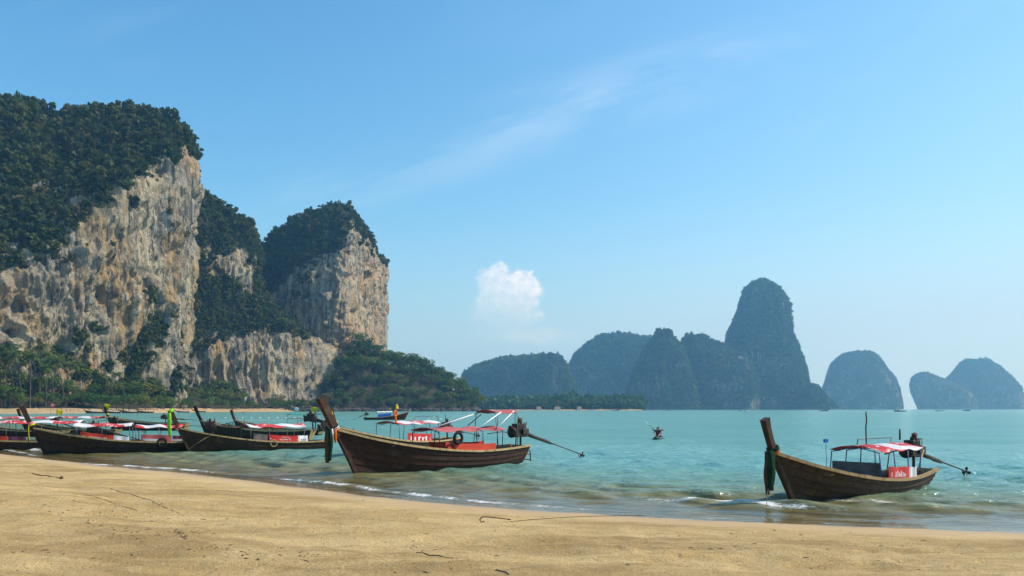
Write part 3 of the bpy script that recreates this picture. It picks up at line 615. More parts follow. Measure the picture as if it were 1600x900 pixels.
# dark undercut rocks along the foot of the headland
def boulder(rng, r):
    bm = bmesh.new(); bmesh.ops.create_icosphere(bm, subdivisions=2, radius=1)
    co = np.array([v.co[:] for v in bm.verts]); d = 1 + 0.35 * fbm(co * 1.3 + rng.uniform(0, 50), 3); co = co * d[:, None] * np.array([r * rng.uniform(.8, 1.5), r, r * rng.uniform(.5, .9)])
    for v, c in zip(bm.verts, co): v.co = c
    me = bpy.data.meshes.new('boulder'); bm.to_mesh(me); bm.free(); me.materials.append(M_SHOREROCK); return me
_rg = np.random.default_rng(5); BLD = [boulder(_rg, 1.0) for _ in range(5)]
for i in range(46):
    p = 422 + (748 - 422) * (i + _rg.uniform(-.3, .3)) / 45; Y = np.interp(p, [h[0] for h in HD], [h[1] for h in HD])
    o = link('shore_boulder', BLD[i % 5], None); o.location = P3(p, Y - 1.5, 0.8); o.rotation_euler = (0, 0, _rg.uniform(0, 6.28)); o.scale = [float(_rg.uniform(2.2, 5.0))] * 3
    tag(o, 'dark wave-worn boulder along the foot of the wooded headland', 'boulder', 'boulders at the foot of the headland')

# ------------------------------------------------------------------ trees
def make_trunk(rng, h, lean, limbs=5, r=0.28):
    mb = MB(); top = Vector((lean * h * 0.3, rng.uniform(-.06, .06) * h, h * 0.72))
    pts = [Vector((0, 0, -0.6))] + [Vector((top.x * t * t, top.y * t, top.z * t)) for t in (0.2, 0.45, 0.7, 1.0)]
    mb.tube(pts, [r * 1.3, r, r * 0.8, r * 0.6, r * 0.25], 6); tips = []
    for k in range(limbs):
        t = rng.uniform(0.4, 0.85); b = Vector((top.x * t * t, top.y * t, top.z * t)); a = rng.uniform(0, 6.28); L = h * rng.uniform(0.22, 0.34)
        e = b + Vector((math.cos(a) * L, math.sin(a) * L, L * rng.uniform(0.35, 0.9))); mb.tube([b, (b + e) / 2 + Vector((0, 0, -0.04 * h)), e], [r * 0.45, r * 0.3, r * 0.1], 5); tips.append(e)
    return mb, [top] + tips
def tree_proto(i, h=14.0, n=620, leaf=0.55, spread=1.0):
    rng = np.random.default_rng(300 + i); mb, tips = make_trunk(rng, h, rng.uniform(-.3, .3), 6)
    lobes = [((t.x * spread, t.y * spread, t.z + 0.6), float(rng.uniform(0.13, 0.22)) * h) for t in tips]
    for _ in range(5): a = rng.uniform(0, 6.28); q = rng.uniform(.08, .26) * h; lobes.append(((q * math.cos(a), q * math.sin(a), h * rng.uniform(.38, .86)), float(rng.uniform(.09, .17)) * h))
    V, Fq = leaf_cloud(rng, lobes, n, leaf, 0.72, 0.5); cr = mesh_np('crown', V, Fq, False)
    me = bpy.data.meshes.new('trunk'); me.from_pydata(mb.v, [], mb.f); me.materials.append(M_BARK)
    return me, cr
TREES = [tree_proto(i, spread=1.0 + 0.08 * (i % 3)) for i in range(7)]
def crowns(mat):
    out = []
    for tr, cr in TREES: c = cr.copy(); c.materials.clear(); c.materials.append(mat); out.append((tr, c))
    return out
T_HEAD = crowns(M_LEAF_H); T_BEACH = crowns(M_LEAF_L)
def place_tree(protos, i, loc, h, label, group, wide=1.0):
    tr, cr = protos[i % len(protos)]
    r = thing('tree', label, 'tree', loc, random.uniform(0, 6.28), group); s = h / 14.0; r.scale = (s * wide, s * wide, s)
    link('trunk', tr, None, r); link('crown', cr, None, r); return r
_rt = np.random.default_rng(12)
# headland: spaced picks over the slope
cand = HEAD[8:-4, 22:52].reshape(-1, 3); cand = cand[cand[:, 2] > 2.2]; picked = []
for k in _rt.permutation(len(cand)):
    c = cand[k]
    if all((c[0] - q[0]) ** 2 + 0.35 * (c[1] - q[1]) ** 2 > 6.3 ** 2 for q in picked): picked.append(c)
    if len(picked) >= 270: break
edge_y = lambda c: c[1] - np.interp(800 + F * c[0] / c[1], [h[0] for h in HD], [h[1] for h in HD])
for i, c in enumerate(picked):
    near = edge_y(c) < 22; lowleft = 800 + F * c[0] / c[1] < 505; crest = edge_y(c) > 44
    lab, grp = (('olive tree leaning over the rocks at the waterline of the wooded headland', 'headland trees at the waterline') if near else
                ('tree on the skyline of the wooded headland right of the third cliff', 'headland skyline trees') if crest else
                ('dark green tree on the flank of the wooded headland', 'headland flank trees'))
    pc = 800 + F * c[0] / c[1]; seg = ', at its left end' if pc < 560 else (', above the running boat' if pc < 650 else ', towards its tip'); lab = lab.replace(' right of the third cliff', '').replace(' leaning over the rocks', '') + seg; grp += seg
    place_tree(T_HEAD, i, tuple(c), float(_rt.uniform(7, 11) if lowleft else _rt.uniform(10, 15) if near else _rt.uniform(14, 23)), lab, grp, 1.15)
# beach forest below the first two cliffs
TOP = lambda p: np.interp(p, [-20, 20, 60, 100, 130, 160, 210, 260, 300, 340, 380, 410, 440, 480, 500], [522, 528, 540, 552, 572, 580, 578, 588, 600, 592, 602, 612, 606, 600, 600])
bt = []
for lay, (dy, n, frac) in enumerate(((72, 30, 1.0), (56, 36, 0.72), (np.nan, 42, 0.42))):
    for k in range(n):
        p = -25 + 525 * (k + _rt.uniform(-.4, .4)) / (n - 1)
        if lay == 2: dy = float(np.interp(p, [0, 130, 170, 290, 320, 420, 440], [40, 36, 20, 18, 30, 30, 16]))
        Y = wl(p) + dy + _rt.uniform(-6, 6)
        if 388 < p < 418 and lay < 2: continue
        zg = np.interp(dy, [0, 14, 33, 45, 75, 130], [0, 1.2, 3.0, 5, talus(p), talus(p) + 8]); zt = CH + (HZ - TOP(p)) / F * Y
        bt.append((p, Y, zg - 0.5, max(5.5, (zt - zg) * (frac * (.62 if p < 125 and lay else 1) + _rt.uniform(-.12, .10))), lay))
for i, (p, Y, zg, h, lay) in enumerate(bt):
    where = 'tallest cliff' if p < 290 else ('middle cliff' if p < 420 else 'third cliff')
    kind = ('tree in the back row of the beach forest under the ', 'mid-row tree of the beach forest under the ', 'low front-row tree by the sand under the ')[lay]
    place_tree(T_BEACH if lay else T_HEAD, i, tuple(P3(p, Y, zg)), min(h, 24), kind + where, kind.split(' by ')[0].split(' of ')[0] + ' below ' + where, 1.35 if lay == 2 else 1.2)

# coconut palms
def palm_meshes(i):
    rng = np.random.default_rng(500 + i); h = 17.0; lean = rng.uniform(-.22, .22); mb = MB()
    pts = [Vector((lean * h * t * t, 0, h * t - 0.6 * (t == 0))) for t in np.linspace(0, 1, 8)]; mb.tube(pts, [0.30, 0.22, 0.19, 0.17, 0.16, 0.15, 0.14, 0.12], 7)
    top = pts[-1]; V = []; Fc = []
    for k in range(19):
        a = 2.4 * k + rng.uniform(-.2, .2); el = rng.uniform(-0.35, 1.2); L = rng.uniform(4.0, 5.2); d = Vector((math.cos(a), math.sin(a), 0)); side = Vector((-d.y, d.x, 0)); prev = None
        for j in range(11):
            t = j / 10; p = top + d * (L * t * math.cos(el * (1 - .5 * t))) + Vector((0, 0, L * (math.sin(el) * t - (0.75 + .2 * rng.random()) * t * t)))
            if prev is not None and j > 1:
                wd = 0.95 * math.sin(math.pi * min(1, 0.15 + t * .9)) + 0.15
                for sgn in (-1, 1):
                    q = (p + prev) / 2; b = len(V); out = q + side * sgn * wd + d * 0.35 + Vector((0, 0, -wd * 0.75)); V += [prev, p, out]; Fc.append((b, b + 1, b + 2))
            prev = p
    t_me = bpy.data.meshes.new('trunk'); t_me.from_pydata(mb.v, [], mb.f); t_me.materials.append(M_BARK)
    f_me = bpy.data.meshes.new('fronds'); f_me.from_pydata([tuple(v) for v in V], [], Fc); f_me.materials.append(M_PALM); return t_me, f_me
PALMS = [palm_meshes(i) for i in range(4)]
for i, (p, dy, cyp) in enumerate(((8, 44, 545), (22, 38, 560), (34, 34, 552), (47, 33, 556), (62, 42, 540), (84, 44, 552), (100, 38, 562), (-8, 38, 562), (118, 40, 570), (196, 40, 584), (178, 36, 592), (72, 36, 574))):
    Y = wl(p) + dy; zg = float(np.interp(dy, [33, 45, 75], [3.2, 5, talus(p)])) - .3; zt = CH + (HZ - cyp) / F * Y; s = (zt - zg) / 17.0
    r = thing('palm_tree', 'coconut palm with drooping fronds among the trees below the tallest cliff', 'palm', tuple(P3(p, Y, zg)), random.uniform(-.6, .6) + (3.1 if i % 2 else 0), 'palms below the tallest cliff')
    g = min(s, 1.55); r.scale = (g, g, s); link('trunk', PALMS[i % 4][0], None, r); link('fronds', PALMS[i % 4][1], None, r)

# far shore behind the headland
fs = [[P3(p, 1495, -2), P3(p, 1510, 0.6), P3(p, 1535, 3), P3(p, 1640, 12)] for p in (700, 780, 860, 940, 990, 1004)]
strip_mesh('far_shore', fs, M_FSAND, 80, 10, 0.3)
_n = 900; pp = _rt.uniform(722, 1006, _n); yy = 1524 + 90 * _rt.uniform(0, 1, _n) ** 1.2; zz = np.interp(yy, [1524, 1614], [2, 16])
scatter('shore_woods', np.array([P3(p, y, z) for p, y, z in zip(pp, yy, zz)]), _rt.uniform(5.5, 13.5, _n) * np.interp(pp, [722, 960, 1010, 1150], [1, 1, .7, .5]), BUSHF, 'hazy strip of trees along the far beach before the karst ridge', 'woods')
M_WHITE = principled('white_paint', (0.74, 0.74, 0.72), 0.6, 0.3, var=0.1, scale=3)
M_THATCH = principled('roof_thatch', (0.32, 0.20, 0.13), 0.95, 0.1, var=0.4, scale=3)
for i, (p, wdt, lab) in enumerate(((842, 9, 'leftmost of the three small beach houses on the far shore'), (871, 12, 'middle one of the three small beach houses on the far shore'), (905, 8, 'rightmost of the three small beach houses on the far shore'))):
    r = thing('beach_house', lab, 'house', tuple(P3(p, 1514, 1.0)), 0, 'houses on the far shore')
    MB().box((0, 0, 1.8), (wdt, 6, 3.6)).build('wall', M_WHITE, r)
    h = wdt / 2 + .8; MB().add([(-h, -4, 3.5), (h, -4, 3.5), (h, 4, 3.5), (-h, 4, 3.5), (-h * .6, 0, 6.2), (h * .6, 0, 6.2)], [(0, 1, 5, 4), (2, 3, 4, 5), (1, 2, 5), (3, 0, 4), (3, 2, 1, 0)]).build('roof', M_THATCH, r)
    MB().box((wdt * .2, -3.03, 1.1), (1.2, .1, 2.2)).build('door', M_THATCH, r)

# ------------------------------------------------------------------ longtail boats
def wood_mat(name, c1, c2, stain, worn):
    m = bpy.data.materials.new(name); m.use_nodes = True; w = NT(m.node_tree)
    tc = w.n('ShaderNodeTexCoord').outputs['Object']; geo_ = w.n('ShaderNodeNewGeometry'); rnd = w.n('ShaderNodeObjectInfo').outputs['Random']
    off = w.n('ShaderNodeVectorMath', {0: tc, 1: w.n('ShaderNodeCombineXYZ', {0: w.m('MULTIPLY', rnd, 13.0), 1: rnd}).outputs[0]}, operation='ADD').outputs[0]
    grain = w.noise(w.map(off, scale=(0.6, 6, 14)), 2.0, 6, 0.65, 0.4); bl = w.noise(off, 1.6, 5, 0.65)
    c = w.mix(w.ss(grain, 0.3, 0.7), (*c1, 1), (*c2, 1)); c = w.mix(w.m('MULTIPLY', w.m('SUBTRACT', rnd, 0.15, clamp=True), 1.0), c, (*stain, 1))
    c = w.mix(w.m('MULTIPLY', w.ss(bl, 0.52, 0.72), 0.6), c, (*worn, 1))
    drip = w.noise(w.map(off, scale=(5, 5, 0.6)), 1.5, 4, 0.6); c = w.mix(w.m('MULTIPLY', w.ss(drip, 0.50, 0.62), 0.65), c, w.mix(1.0, c, (.45, .42, .4, 1), 'MULTIPLY'))
    zz_ = w.n('ShaderNodeSeparateXYZ', {0: geo_.outputs['Position']}).outputs[2]
    wl_ = w.m('ADD', zz_, w.m('MULTIPLY', w.m('SUBTRACT', bl, .5), 0.12))
    c = w.mix(w.m('MULTIPLY', w.m('SUBTRACT', 1.0, w.ss(wl_, 0.08, 0.16)), 0.8), c, (0.022, 0.020, 0.014, 1))
    bp = w.n('ShaderNodeBump', {'Height': w.m('ADD', grain, w.m('MULTIPLY', bl, .6)), 'Strength': 0.6, 'Distance': 0.012})
    b = w.n('ShaderNodeBsdfPrincipled', {'Base Color': c, 'Roughness': 0.72, 'Specular IOR Level': 0.25, 'Normal': bp.outputs[0]})
    w.n('ShaderNodeOutputMaterial', {'Surface': b.outputs[0]}); return m
M_HULL = wood_mat('hull_wood', (0.040, 0.021, 0.011), (0.075, 0.042, 0.022), (0.028, 0.015, 0.008), (0.125, 0.070, 0.034))
M_HULL2 = wood_mat('hull_wood_red', (0.036, 0.015, 0.009), (0.062, 0.028, 0.017), (0.026, 0.012, 0.009), (0.085, 0.048, 0.030))
M_HULL3 = wood_mat('hull_wood_dark', (0.030, 0.018, 0.010), (0.055, 0.036, 0.020), (0.022, 0.015, 0.010), (0.085, 0.060, 0.035))
M_RAIL = wood_mat('rail_wood', (0.36, 0.25, 0.11), (0.48, 0.35, 0.17), (0.30, 0.20, 0.09), (0.54, 0.42, 0.24))
M_POST = wood_mat('prow_wood', (0.045, 0.023, 0.014), (0.080, 0.042, 0.024), (0.035, 0.020, 0.013), (0.12, 0.075, 0.045))
M_INNER = wood_mat('inner_wood', (0.20, 0.14, 0.085), (0.28, 0.20, 0.125), (0.15, 0.10, 0.06), (0.33, 0.26, 0.17))
M_ENG = principled('engine_iron', (0.030, 0.028, 0.027), 0.55, 0.4, metal=0.3, var=0.5, scale=9, col2=(0.075, 0.045, 0.028))
M_PIPE = principled('grey_pipe', (0.11, 0.12, 0.13), 0.5, 0.4, metal=0.4, var=0.3, scale=6)
M_BLUEPIPE = principled('blue_pipe', (0.035, 0.07, 0.26), 0.5, 0.4, var=0.3, scale=6)
M_RUST = principled('rusty_iron', (0.14, 0.070, 0.035), 0.85, 0.2, var=0.6, scale=14)
M_TYRE = principled('tyre_rubber', (0.018, 0.018, 0.018), 0.85, 0.2)
M_ROPE = principled('rope', (0.42, 0.34, 0.18), 0.95, 0.1, var=0.4, scale=30)
M_RED = principled('red_vinyl', (0.60, 0.030, 0.022), 0.55, 0.3, var=0.25, scale=1.3)
M_ORED = principled('orange_red_board', (0.62, 0.060, 0.025), 0.6, 0.3, var=0.25, scale=1.3)
M_PINK = principled('faded_red_tarp', (0.52, 0.13, 0.13), 0.75, 0.15, var=0.3, scale=1.6, bump=0.02, bscale=4)
M_PRINT = principled('white_print', (0.80, 0.78, 0.76), 0.6, 0.3)
M_PLUM = principled('plum_print', (0.16, 0.05, 0.09), 0.7, 0.2, var=0.4, scale=5)
M_GREYB = principled('grey_board', (0.16, 0.13, 0.12), 0.8, 0.2, var=0.5, scale=4)
M_LIME = principled('lime_cloth', (0.26, 0.66, 0.05), 0.8, 0.1, var=0.3, scale=9)
M_YEL = principled('yellow_cloth', (0.74, 0.55, 0.02), 0.8, 0.1, var=0.2, scale=6)
M_GRN = principled('green_cloth', (0.012, 0.045, 0.022), 0.85, 0.1, var=0.4, scale=9)
M_BRN = principled('brown_cloth', (0.12, 0.055, 0.03), 0.85, 0.1, var=0.4, scale=9)
M_ORG = principled('orange_cloth', (0.72, 0.17, 0.03), 0.8, 0.1, var=0.2, scale=9)
M_PINKC = principled('pink_cloth', (0.68, 0.22, 0.28), 0.8, 0.1, var=0.2, scale=9)
M_TEAL = principled('teal_tarp', (0.012, 0.34, 0.22), 0.7, 0.2, var=0.3, scale=3)
M_BLUE = principled('blue_tarp', (0.025, 0.13, 0.46), 0.7, 0.2, var=0.3, scale=3)
def tarp_mat(name, phase, red=(0.62, 0.045, 0.04), white=(0.76, 0.73, 0.72), rep=1.0):
    """reused printed banner cloth: red and white fields cut on the slant, blotches of faded print"""
    m = bpy.data.materials.new(name); m.use_nodes = True; w = NT(m.node_tree)
    tc = w.n('ShaderNodeTexCoord').outputs['Object']; sp = w.n('ShaderNodeSeparateXYZ', {0: tc})
    wob = w.noise(w.map(tc, loc=(phase * 3.1, phase, 0)), 1.1, 2, 0.5)
    d = w.m('ADD', w.m('MULTIPLY', sp.outputs[0], rep), w.m('ADD', w.m('MULTIPLY', sp.outputs[1], 0.75), w.m('ADD', w.m('MULTIPLY', wob, 1.1), phase)))
    k = w.m('FRACT', w.m('MULTIPLY', d, 0.36)); f = w.m('MULTIPLY', w.ss(k, 0.49, 0.51), w.m('SUBTRACT', 1.0, w.ss(k, 0.97, 0.99)))
    bl = w.noise(w.map(tc, scale=(3.2, 1.2, 1), loc=(phase, 2, 0)), 2.6, 2, 0.5); marks = w.m('MULTIPLY', w.ss(bl, 0.58, 0.62), w.ss(k, 0.12, 0.16))
    c = w.mix(f, (*red, 1), (*white, 1)); c = w.mix(w.m('MULTIPLY', w.m('MULTIPLY', marks, w.m('SUBTRACT', 1.0, f)), .85), c, (*white, 1))
    c = w.mix(w.m('MULTIPLY', w.ss(w.noise(tc, 0.9, 4, .6), .5, .75), .35), c, (0.50, 0.20, 0.20, 1))
    bp = w.n('ShaderNodeBump', {'Height': w.noise(w.map(tc, scale=(1, 2, 1)), 3.0, 3), 'Strength': 0.5, 'Distance': 0.05})
    b = w.n('ShaderNodeBsdfPrincipled', {'Base Color': c, 'Roughness': 0.6, 'Specular IOR Level': 0.3, 'Normal': bp.outputs[0]}); t = w.n('ShaderNodeBsdfTranslucent', {'Color': c})
    w.n('ShaderNodeOutputMaterial', {'Surface': w.n('ShaderNodeMixShader', {0: 0.15, 1: b.outputs[0], 2: t.outputs[0]}).outputs[0]}); return m
TARPS = [tarp_mat('printed_tarp', p) for p in (0.0, 0.9, 1.7, 2.6)]

def sm(x, a, b): t = np.clip((x - a) / (b - a), 0, 1); return t * t * (3 - 2 * t)
class Boat:
    def __init__(s, name, label, bow, stern, sheer, beam=0.85, hull=M_HULL, rail=M_RAIL, planks=True, trim=0.0, group=None, ob=1.05, os_=0.35):
        bow = np.array(bow, float); stern = np.array(stern, float); d = bow - stern; s.L = float(np.hypot(*d)); mid = (bow + stern) / 2
        s.root = thing(name, label, 'boat', (float(mid[0]), float(mid[1]), 0.0), math.atan2(d[1], d[0]), group); s.root.rotation_euler[1] = trim
        s.B = beam; s.sh = sheer; s.ob = ob; s.os = os_; s.hull = hull; s.rail = rail
        s.make_hull(planks)
    def g(s, t): return np.interp(t, np.linspace(0, 1, 61), s._gs)
    def make_hull(s, planks):
        tt = np.linspace(0, 1, 61); gs = np.interp(tt, [0, .18, .36, .55, .72, .87, 1.0], s.sh); k = np.array([1, 2, 3, 2, 1]) / 9
        for _ in range(5): gp = np.pad(gs, 2, mode='reflect', reflect_type='odd'); gs = np.convolve(gp, k, 'valid')
        s._gs = gs; L, B = s.L, s.B
        s.b = lambda t: B * np.interp(t, [0, .1, .25, .42, .58, .7, .8, .9, .96, 1], [.60, .74, .92, 1, .97, .86, .68, .40, .20, .07])
        s.xk = lambda t: -L / 2 + L * t; s.xg = lambda t: -(L / 2 + s.os) + (L + s.os + s.ob) * t
        s.zk = lambda t: np.interp(t, [0, .18, .85, 1], [-.02, -.22, -.24, -.14])
        WN = [0, .12, .25, .4, .55, .7, .85, 1]
        def sec(t, w, dy=0.0):
            f = sm(t, .55, 1.0); y = (1 - f) * np.interp(w, WN, [0, .50, .66, .765, .845, .905, .955, 1]) + f * w ** 0.95
            zf = (1 - f) * np.interp(w, WN, [0, .03, .12, .28, .46, .64, .82, 1]) + f * w
            return np.stack(np.broadcast_arrays(s.xk(t) + (s.xg(t) - s.xk(t)) * zf, s.b(t) * y + dy * np.clip(s.b(t) / 0.25, 0, 1), s.zk(t) + (s.g(t) - s.zk(t)) * zf), -1)
        s.sec = sec
        T = np.linspace(0, 1, 30); Wn = np.linspace(0, 1, 12); Vr = sec(T[:, None], Wn[None], -0.035); Vl = Vr * np.array([1, -1, 1])
        V = np.concatenate([Vl[:, ::-1], Vr[:, 1:]], 1); nv = V.shape[1]; Fq = [tuple(f) for f in grid_faces(30, nv)]
        mb = MB().add(V.reshape(-1, 3).tolist(), Fq); mb.build('hull_shell', s.hull if planks is None else M_INNER, s.root, True)
        ed = [(0, .14), (.14, .30), (.30, .47), (.47, .64), (.64, .82), (.82, 1.0)]
        if planks:
            T2 = np.linspace(0, 1, 18)
            for sg in (1, -1):
                for k, (w0, w1) in enumerate(ed):
                    rows = [sec(T2, w0, 0.040), sec(T2, w1, 0.004), sec(T2, w1, -0.028), sec(T2, w0, -0.028)]
                    V = np.stack(rows, 1) * np.array([1, sg, 1]); fs = []
                    for i in range(17):
                        for j in range(4): fs.append((i * 4 + j, (i + 1) * 4 + j, (i + 1) * 4 + (j + 1) % 4, i * 4 + (j + 1) % 4))
                    fs += [(3, 2, 1, 0), (68, 69, 70, 71)]
                    MB().add(V.reshape(-1, 3).tolist(), fs).build('plank', s.hull, s.root)
        T3 = np.linspace(0, 1, 26)
        for sg in (1, -1):
            c = sec(T3, 1.0, 0.012) * np.array([1, sg, 1]); V = []; 
            for p in c: V += [(p[0], p[1] - .055, p[2] - .05), (p[0], p[1] + .055, p[2] - .05), (p[0], p[1] + .055, p[2] + .035), (p[0], p[1] - .055, p[2] + .035)]
            fs = [(i * 4 + j, (i + 1) * 4 + j, (i + 1) * 4 + (j + 1) % 4, i * 4 + (j + 1) % 4) for i in range(25) for j in range(4)] + [(3, 2, 1, 0), (100, 101, 102, 103)]
            MB().add(V, fs).build('gunwale', s.rail, s.root)
        # transom
        Wt = np.linspace(0, 1, 9); r = sec(np.zeros(9), Wt, 0.0); poly = [tuple(p) for p in r] + [(p[0], -p[1], p[2]) for p in r[::-1][:-1]]
        n = len(poly); back = [(x - .05, y, z) for x, y, z in poly]
        MB().add(poly + back, [tuple(range(n)), tuple(range(2 * n - 1, n - 1, -1))] + [(i, (i + 1) % n, n + (i + 1) % n, n + i) for i in range(n)]).build('transom', s.rail, s.root)
        # floor boards and thwarts
        for k, t in enumerate((.12, .24, .66, .78)):
            y = float(s.b(t)) * .95; MB().box((float(s.xg(t)), 0, float(s.g(t)) - .12), (.26, 2 * y, .04)).build('thwart', M_INNER, s.root)
        xs = np.linspace(.08, .86, 10)
        V = []; 
        for t in xs: yb = float(s.b(t)) * .72; zb = float(s.zk(t)) + .2; V += [(float(s.xg(t)), -yb, zb), (float(s.xg(t)), yb, zb)]
        MB().add(V, [(2 * i, 2 * i + 2, 2 * i + 3, 2 * i + 1) for i in range(9)]).build('floor', M_INNER, s.root)
        # foredeck
        V = []
        for t in (.86, .91, .96, .995): yb = float(s.b(t)) * .97; V += [(float(s.xg(t)), -yb, float(s.g(t)) - .03), (float(s.xg(t)), yb, float(s.g(t)) - .03)]
        MB().add(V, [(2 * i, 2 * i + 2, 2 * i + 3, 2 * i + 1) for i in range(3)]).build('foredeck', M_INNER, s.root)
    def X(s, m): return s.L / 2 - m                       # metres aft of the bow's water line
    def tg(s, x): return (x + s.L / 2 + s.os) / (s.L + s.os + s.ob)
    def prow(s, tip_f, tip_z, wa=.24, wb=.15, mat=M_POST):
        """stem timber carried up into the tall prow post"""
        a = Vector((s.L / 2, 0, -.16)); b = Vector((s.L / 2 + s.ob, 0, float(s.g(1.0)))); tip = Vector((s.L / 2 + s.ob + tip_f, 0, tip_z)); s.tip = tip; s.neck = b
        for nm, pts, wA, wB, m in (('stem', [a, a.lerp(b, .35), a.lerp(b, .7), b], [.07, .08, .10, .13], [.06, .06, .07, .08], s.hull),
                                ('prow_post', [b.lerp(a, .12), b, b.lerp(tip, .35) + Vector((.035, 0, 0)), b.lerp(tip, .7) + Vector((.03, 0, 0)), tip], [wa * .40, wa * .46, wa * .45, wa * .48, wa * .56], [wb * .5, wb * .5, wb * .5, wb * .5, wb * .56], mat)):
            V = []; n = len(pts)
            for i, p in enumerate(pts):
                t = (pts[min(i + 1, n - 1)] - pts[max(i - 1, 0)]).normalized(); nr = Vector((t.z, 0, -t.x))
                V += [p + nr * wA[i] + Vector((0, wB[i], 0)), p + nr * wA[i] - Vector((0, wB[i], 0)), p - nr * wA[i] - Vector((0, wB[i], 0)), p - nr * wA[i] + Vector((0, wB[i], 0))]
            fs = [(i * 4 + j, (i + 1) * 4 + j, (i + 1) * 4 + (j + 1) % 4, i * 4 + (j + 1) % 4) for i in range(n - 1) for j in range(4)] + [(3, 2, 1, 0), tuple(range(4 * n - 4, 4 * n))]
            MB().add(V, fs).build(nm, m, s.root, bevel=0.012)
    def canopy(s, m0, m1, ze, hw=.72, crown=.2, mat=None, posts=3, pm=M_PIPE, name='canopy', legs=True, slope=0.0):
        x0, x1 = s.X(m0), s.X(m1); nx, ny = 22, 11; u = np.linspace(0, 1, nx)[:, None]; v = np.linspace(-1, 1, ny)[None]
        X = x0 + (x1 - x0) * u + 0 * v; Yv = hw * v + 0 * u; sag = .035 * np.cos(u * 2 * math.pi * (posts - 1)) + .02 * fbm(xyz(X * 2, Yv * 3, s.L), 3)
        Z = ze + crown * (1 - np.abs(v) ** 1.6) + sag + slope * u
        me = mesh_np(name, xyz(X, Yv, Z).reshape(-1, 3), grid_faces(nx, ny)); o = link(name, me, mat, s.root); md = o.modifiers.new('thickness', 'SOLIDIFY'); md.thickness = .018
        if legs:
            for k in range(posts):
                x = x0 + (x1 - x0) * (.03 + .94 * k / (posts - 1)); t = float(np.clip(s.tg(x), 0, 1))
                for sg in (-1, 1):
                    MB().tube([(x, sg * float(s.b(t)) * .93, float(s.g(t)) - .1), (x, sg * hw * .97, ze + slope * k / (posts - 1) - .01)], .018, 6).build('canopy_post', pm, s.root, True)
                MB().tube([(x, hw * .97 * q, ze + slope * k / (posts - 1) + crown * (1 - abs(q) ** 1.6) - .03) for q in np.linspace(-1, 1, 9)], .014, 5).build('canopy_hoop', pm, s.root, True)
    def panel(s, m0, m1, h, mat, side=1, lift=.03, name='side_banner', wob=0.02, tilt=0.0):
        x0, x1 = s.X(m0), s.X(m1); n = 14; V = []; me = None
        for i in range(n):
            f = i / (n - 1); x = x0 + (x1 - x0) * f; t = float(np.clip(s.tg(x), 0, 1)); y = side * (float(s.b(t)) * .95 + wob * math.sin(f * 9)); z = float(s.g(t)) + lift
            V += [(x, y, z), (x, y + side * .02, z), (x, y + side * (.02 - tilt), z + h + .012 * math.sin(f * 14)), (x, y - side * tilt, z + h + .012 * math.sin(f * 14))]
        fs = [(i * 4 + j, (i + 1) * 4 + j, (i + 1) * 4 + (j + 1) % 4, i * 4 + (j + 1) % 4) for i in range(n - 1) for j in range(4)] + [(3, 2, 1, 0), tuple(range(4 * n - 4, 4 * n))]
        return MB().add(V, fs).build(name, mat, s.root)
    def spot(s, m, up, side=1, out=.03):
        x = s.X(m); t = float(np.clip(s.tg(x), 0, 1)); return Vector((x, side * (float(s.b(t)) * .95 + out), float(s.g(t)) + up))
    def text(s, txt, m0, m1, up, size, mat, side=1, out=.032):
        cu = bpy.data.curves.new('lettering', 'FONT'); cu.body = txt; cu.size = size; cu.extrude = 0.003; cu.align_x = 'LEFT'
        tmp = bpy.data.objects.new('tmp', cu); COL.objects.link(tmp); bpy.context.view_layer.update()
        me = bpy.data.meshes.new_from_object(tmp.evaluated_get(bpy.context.evaluated_depsgraph_get())); bpy.data.objects.remove(tmp)
        xs = [v.co.x for v in me.vertices]; wd = max(xs) - min(xs); k = (m1 - m0) / wd
        a, b = s.spot(m0, up, side, out), s.spot(m1, up, side, out); ex = (b - a).normalized() if side > 0 else (b - a).normalized(); ez = Vector((0, 0, 1)); en = ex.cross(ez)
        for v in me.vertices: v.co = a + ex * ((v.co.x - min(xs)) * k) + ez * v.co.y + en * (v.co.z)
        me.materials.clear(); return link('lettering', me, mat, s.root)
    def marks(s, m0, m1, up, h, mat, n=9, side=1, seed=1, out=.034):
        """blurred print: short upright strokes and bowls"""
        rg = random.Random(seed); mb = MB()
        for k in range(n):
            m = m0 + (m1 - m0) * (k + .5) / n; p = s.spot(m, up, side, out); hh = h * rg.uniform(.55, 1.0); wv = (m1 - m0) / n * .34
            mb.box((p.x, p.y, p.z + hh / 2), (wv, .006, hh))
            if rg.random() < .65: mb.box((p.x - wv * 1.1, p.y, p.z + hh * rg.choice((.12, .45, .85))), (wv * 1.4, .006, h * .16))
        return mb.build('printed_marks', mat, s.root)
    def engine(s, m, z, tail, ztail, size=1.0, tiller=1.5, stack=.0):
        e = thing('engine', '', '', (s.X(m), 0, z)); e.parent = s.root; del e['label']; del e['category']
        k = size
        MB().box((0, 0, 0), (.62 * k, .34 * k, .30 * k)).box((.02, 0, .22 * k), (.46 * k, .26 * k, .18 * k)).box((-.12, .2 * k, .05), (.3 * k, .12 * k, .2 * k)).box((.1, -.2 * k, .02), (.34 * k, .1 * k, .22 * k)).build('engine_block', M_ENG, e, bevel=.02)
        MB().tube([(.33 * k, 0, .02), (.40 * k, 0, .02)], .19 * k, 16).tube([(.42 * k, 0, .16 * k), (.46 * k, 0, .16 * k)], .09 * k, 12).build('flywheel', M_ENG, e, True)
        MB().tube([(.05, .08, .28 * k), (.05, .08, .42 * k), (-.02, .08, .46 * k)], .07 * k, 10).tube([(-.2 * k, -.1, .25 * k), (-.22 * k, -.1, .48 * k)], .035, 8).build('air_filter', M_RUST, e, True)
        mb = MB()
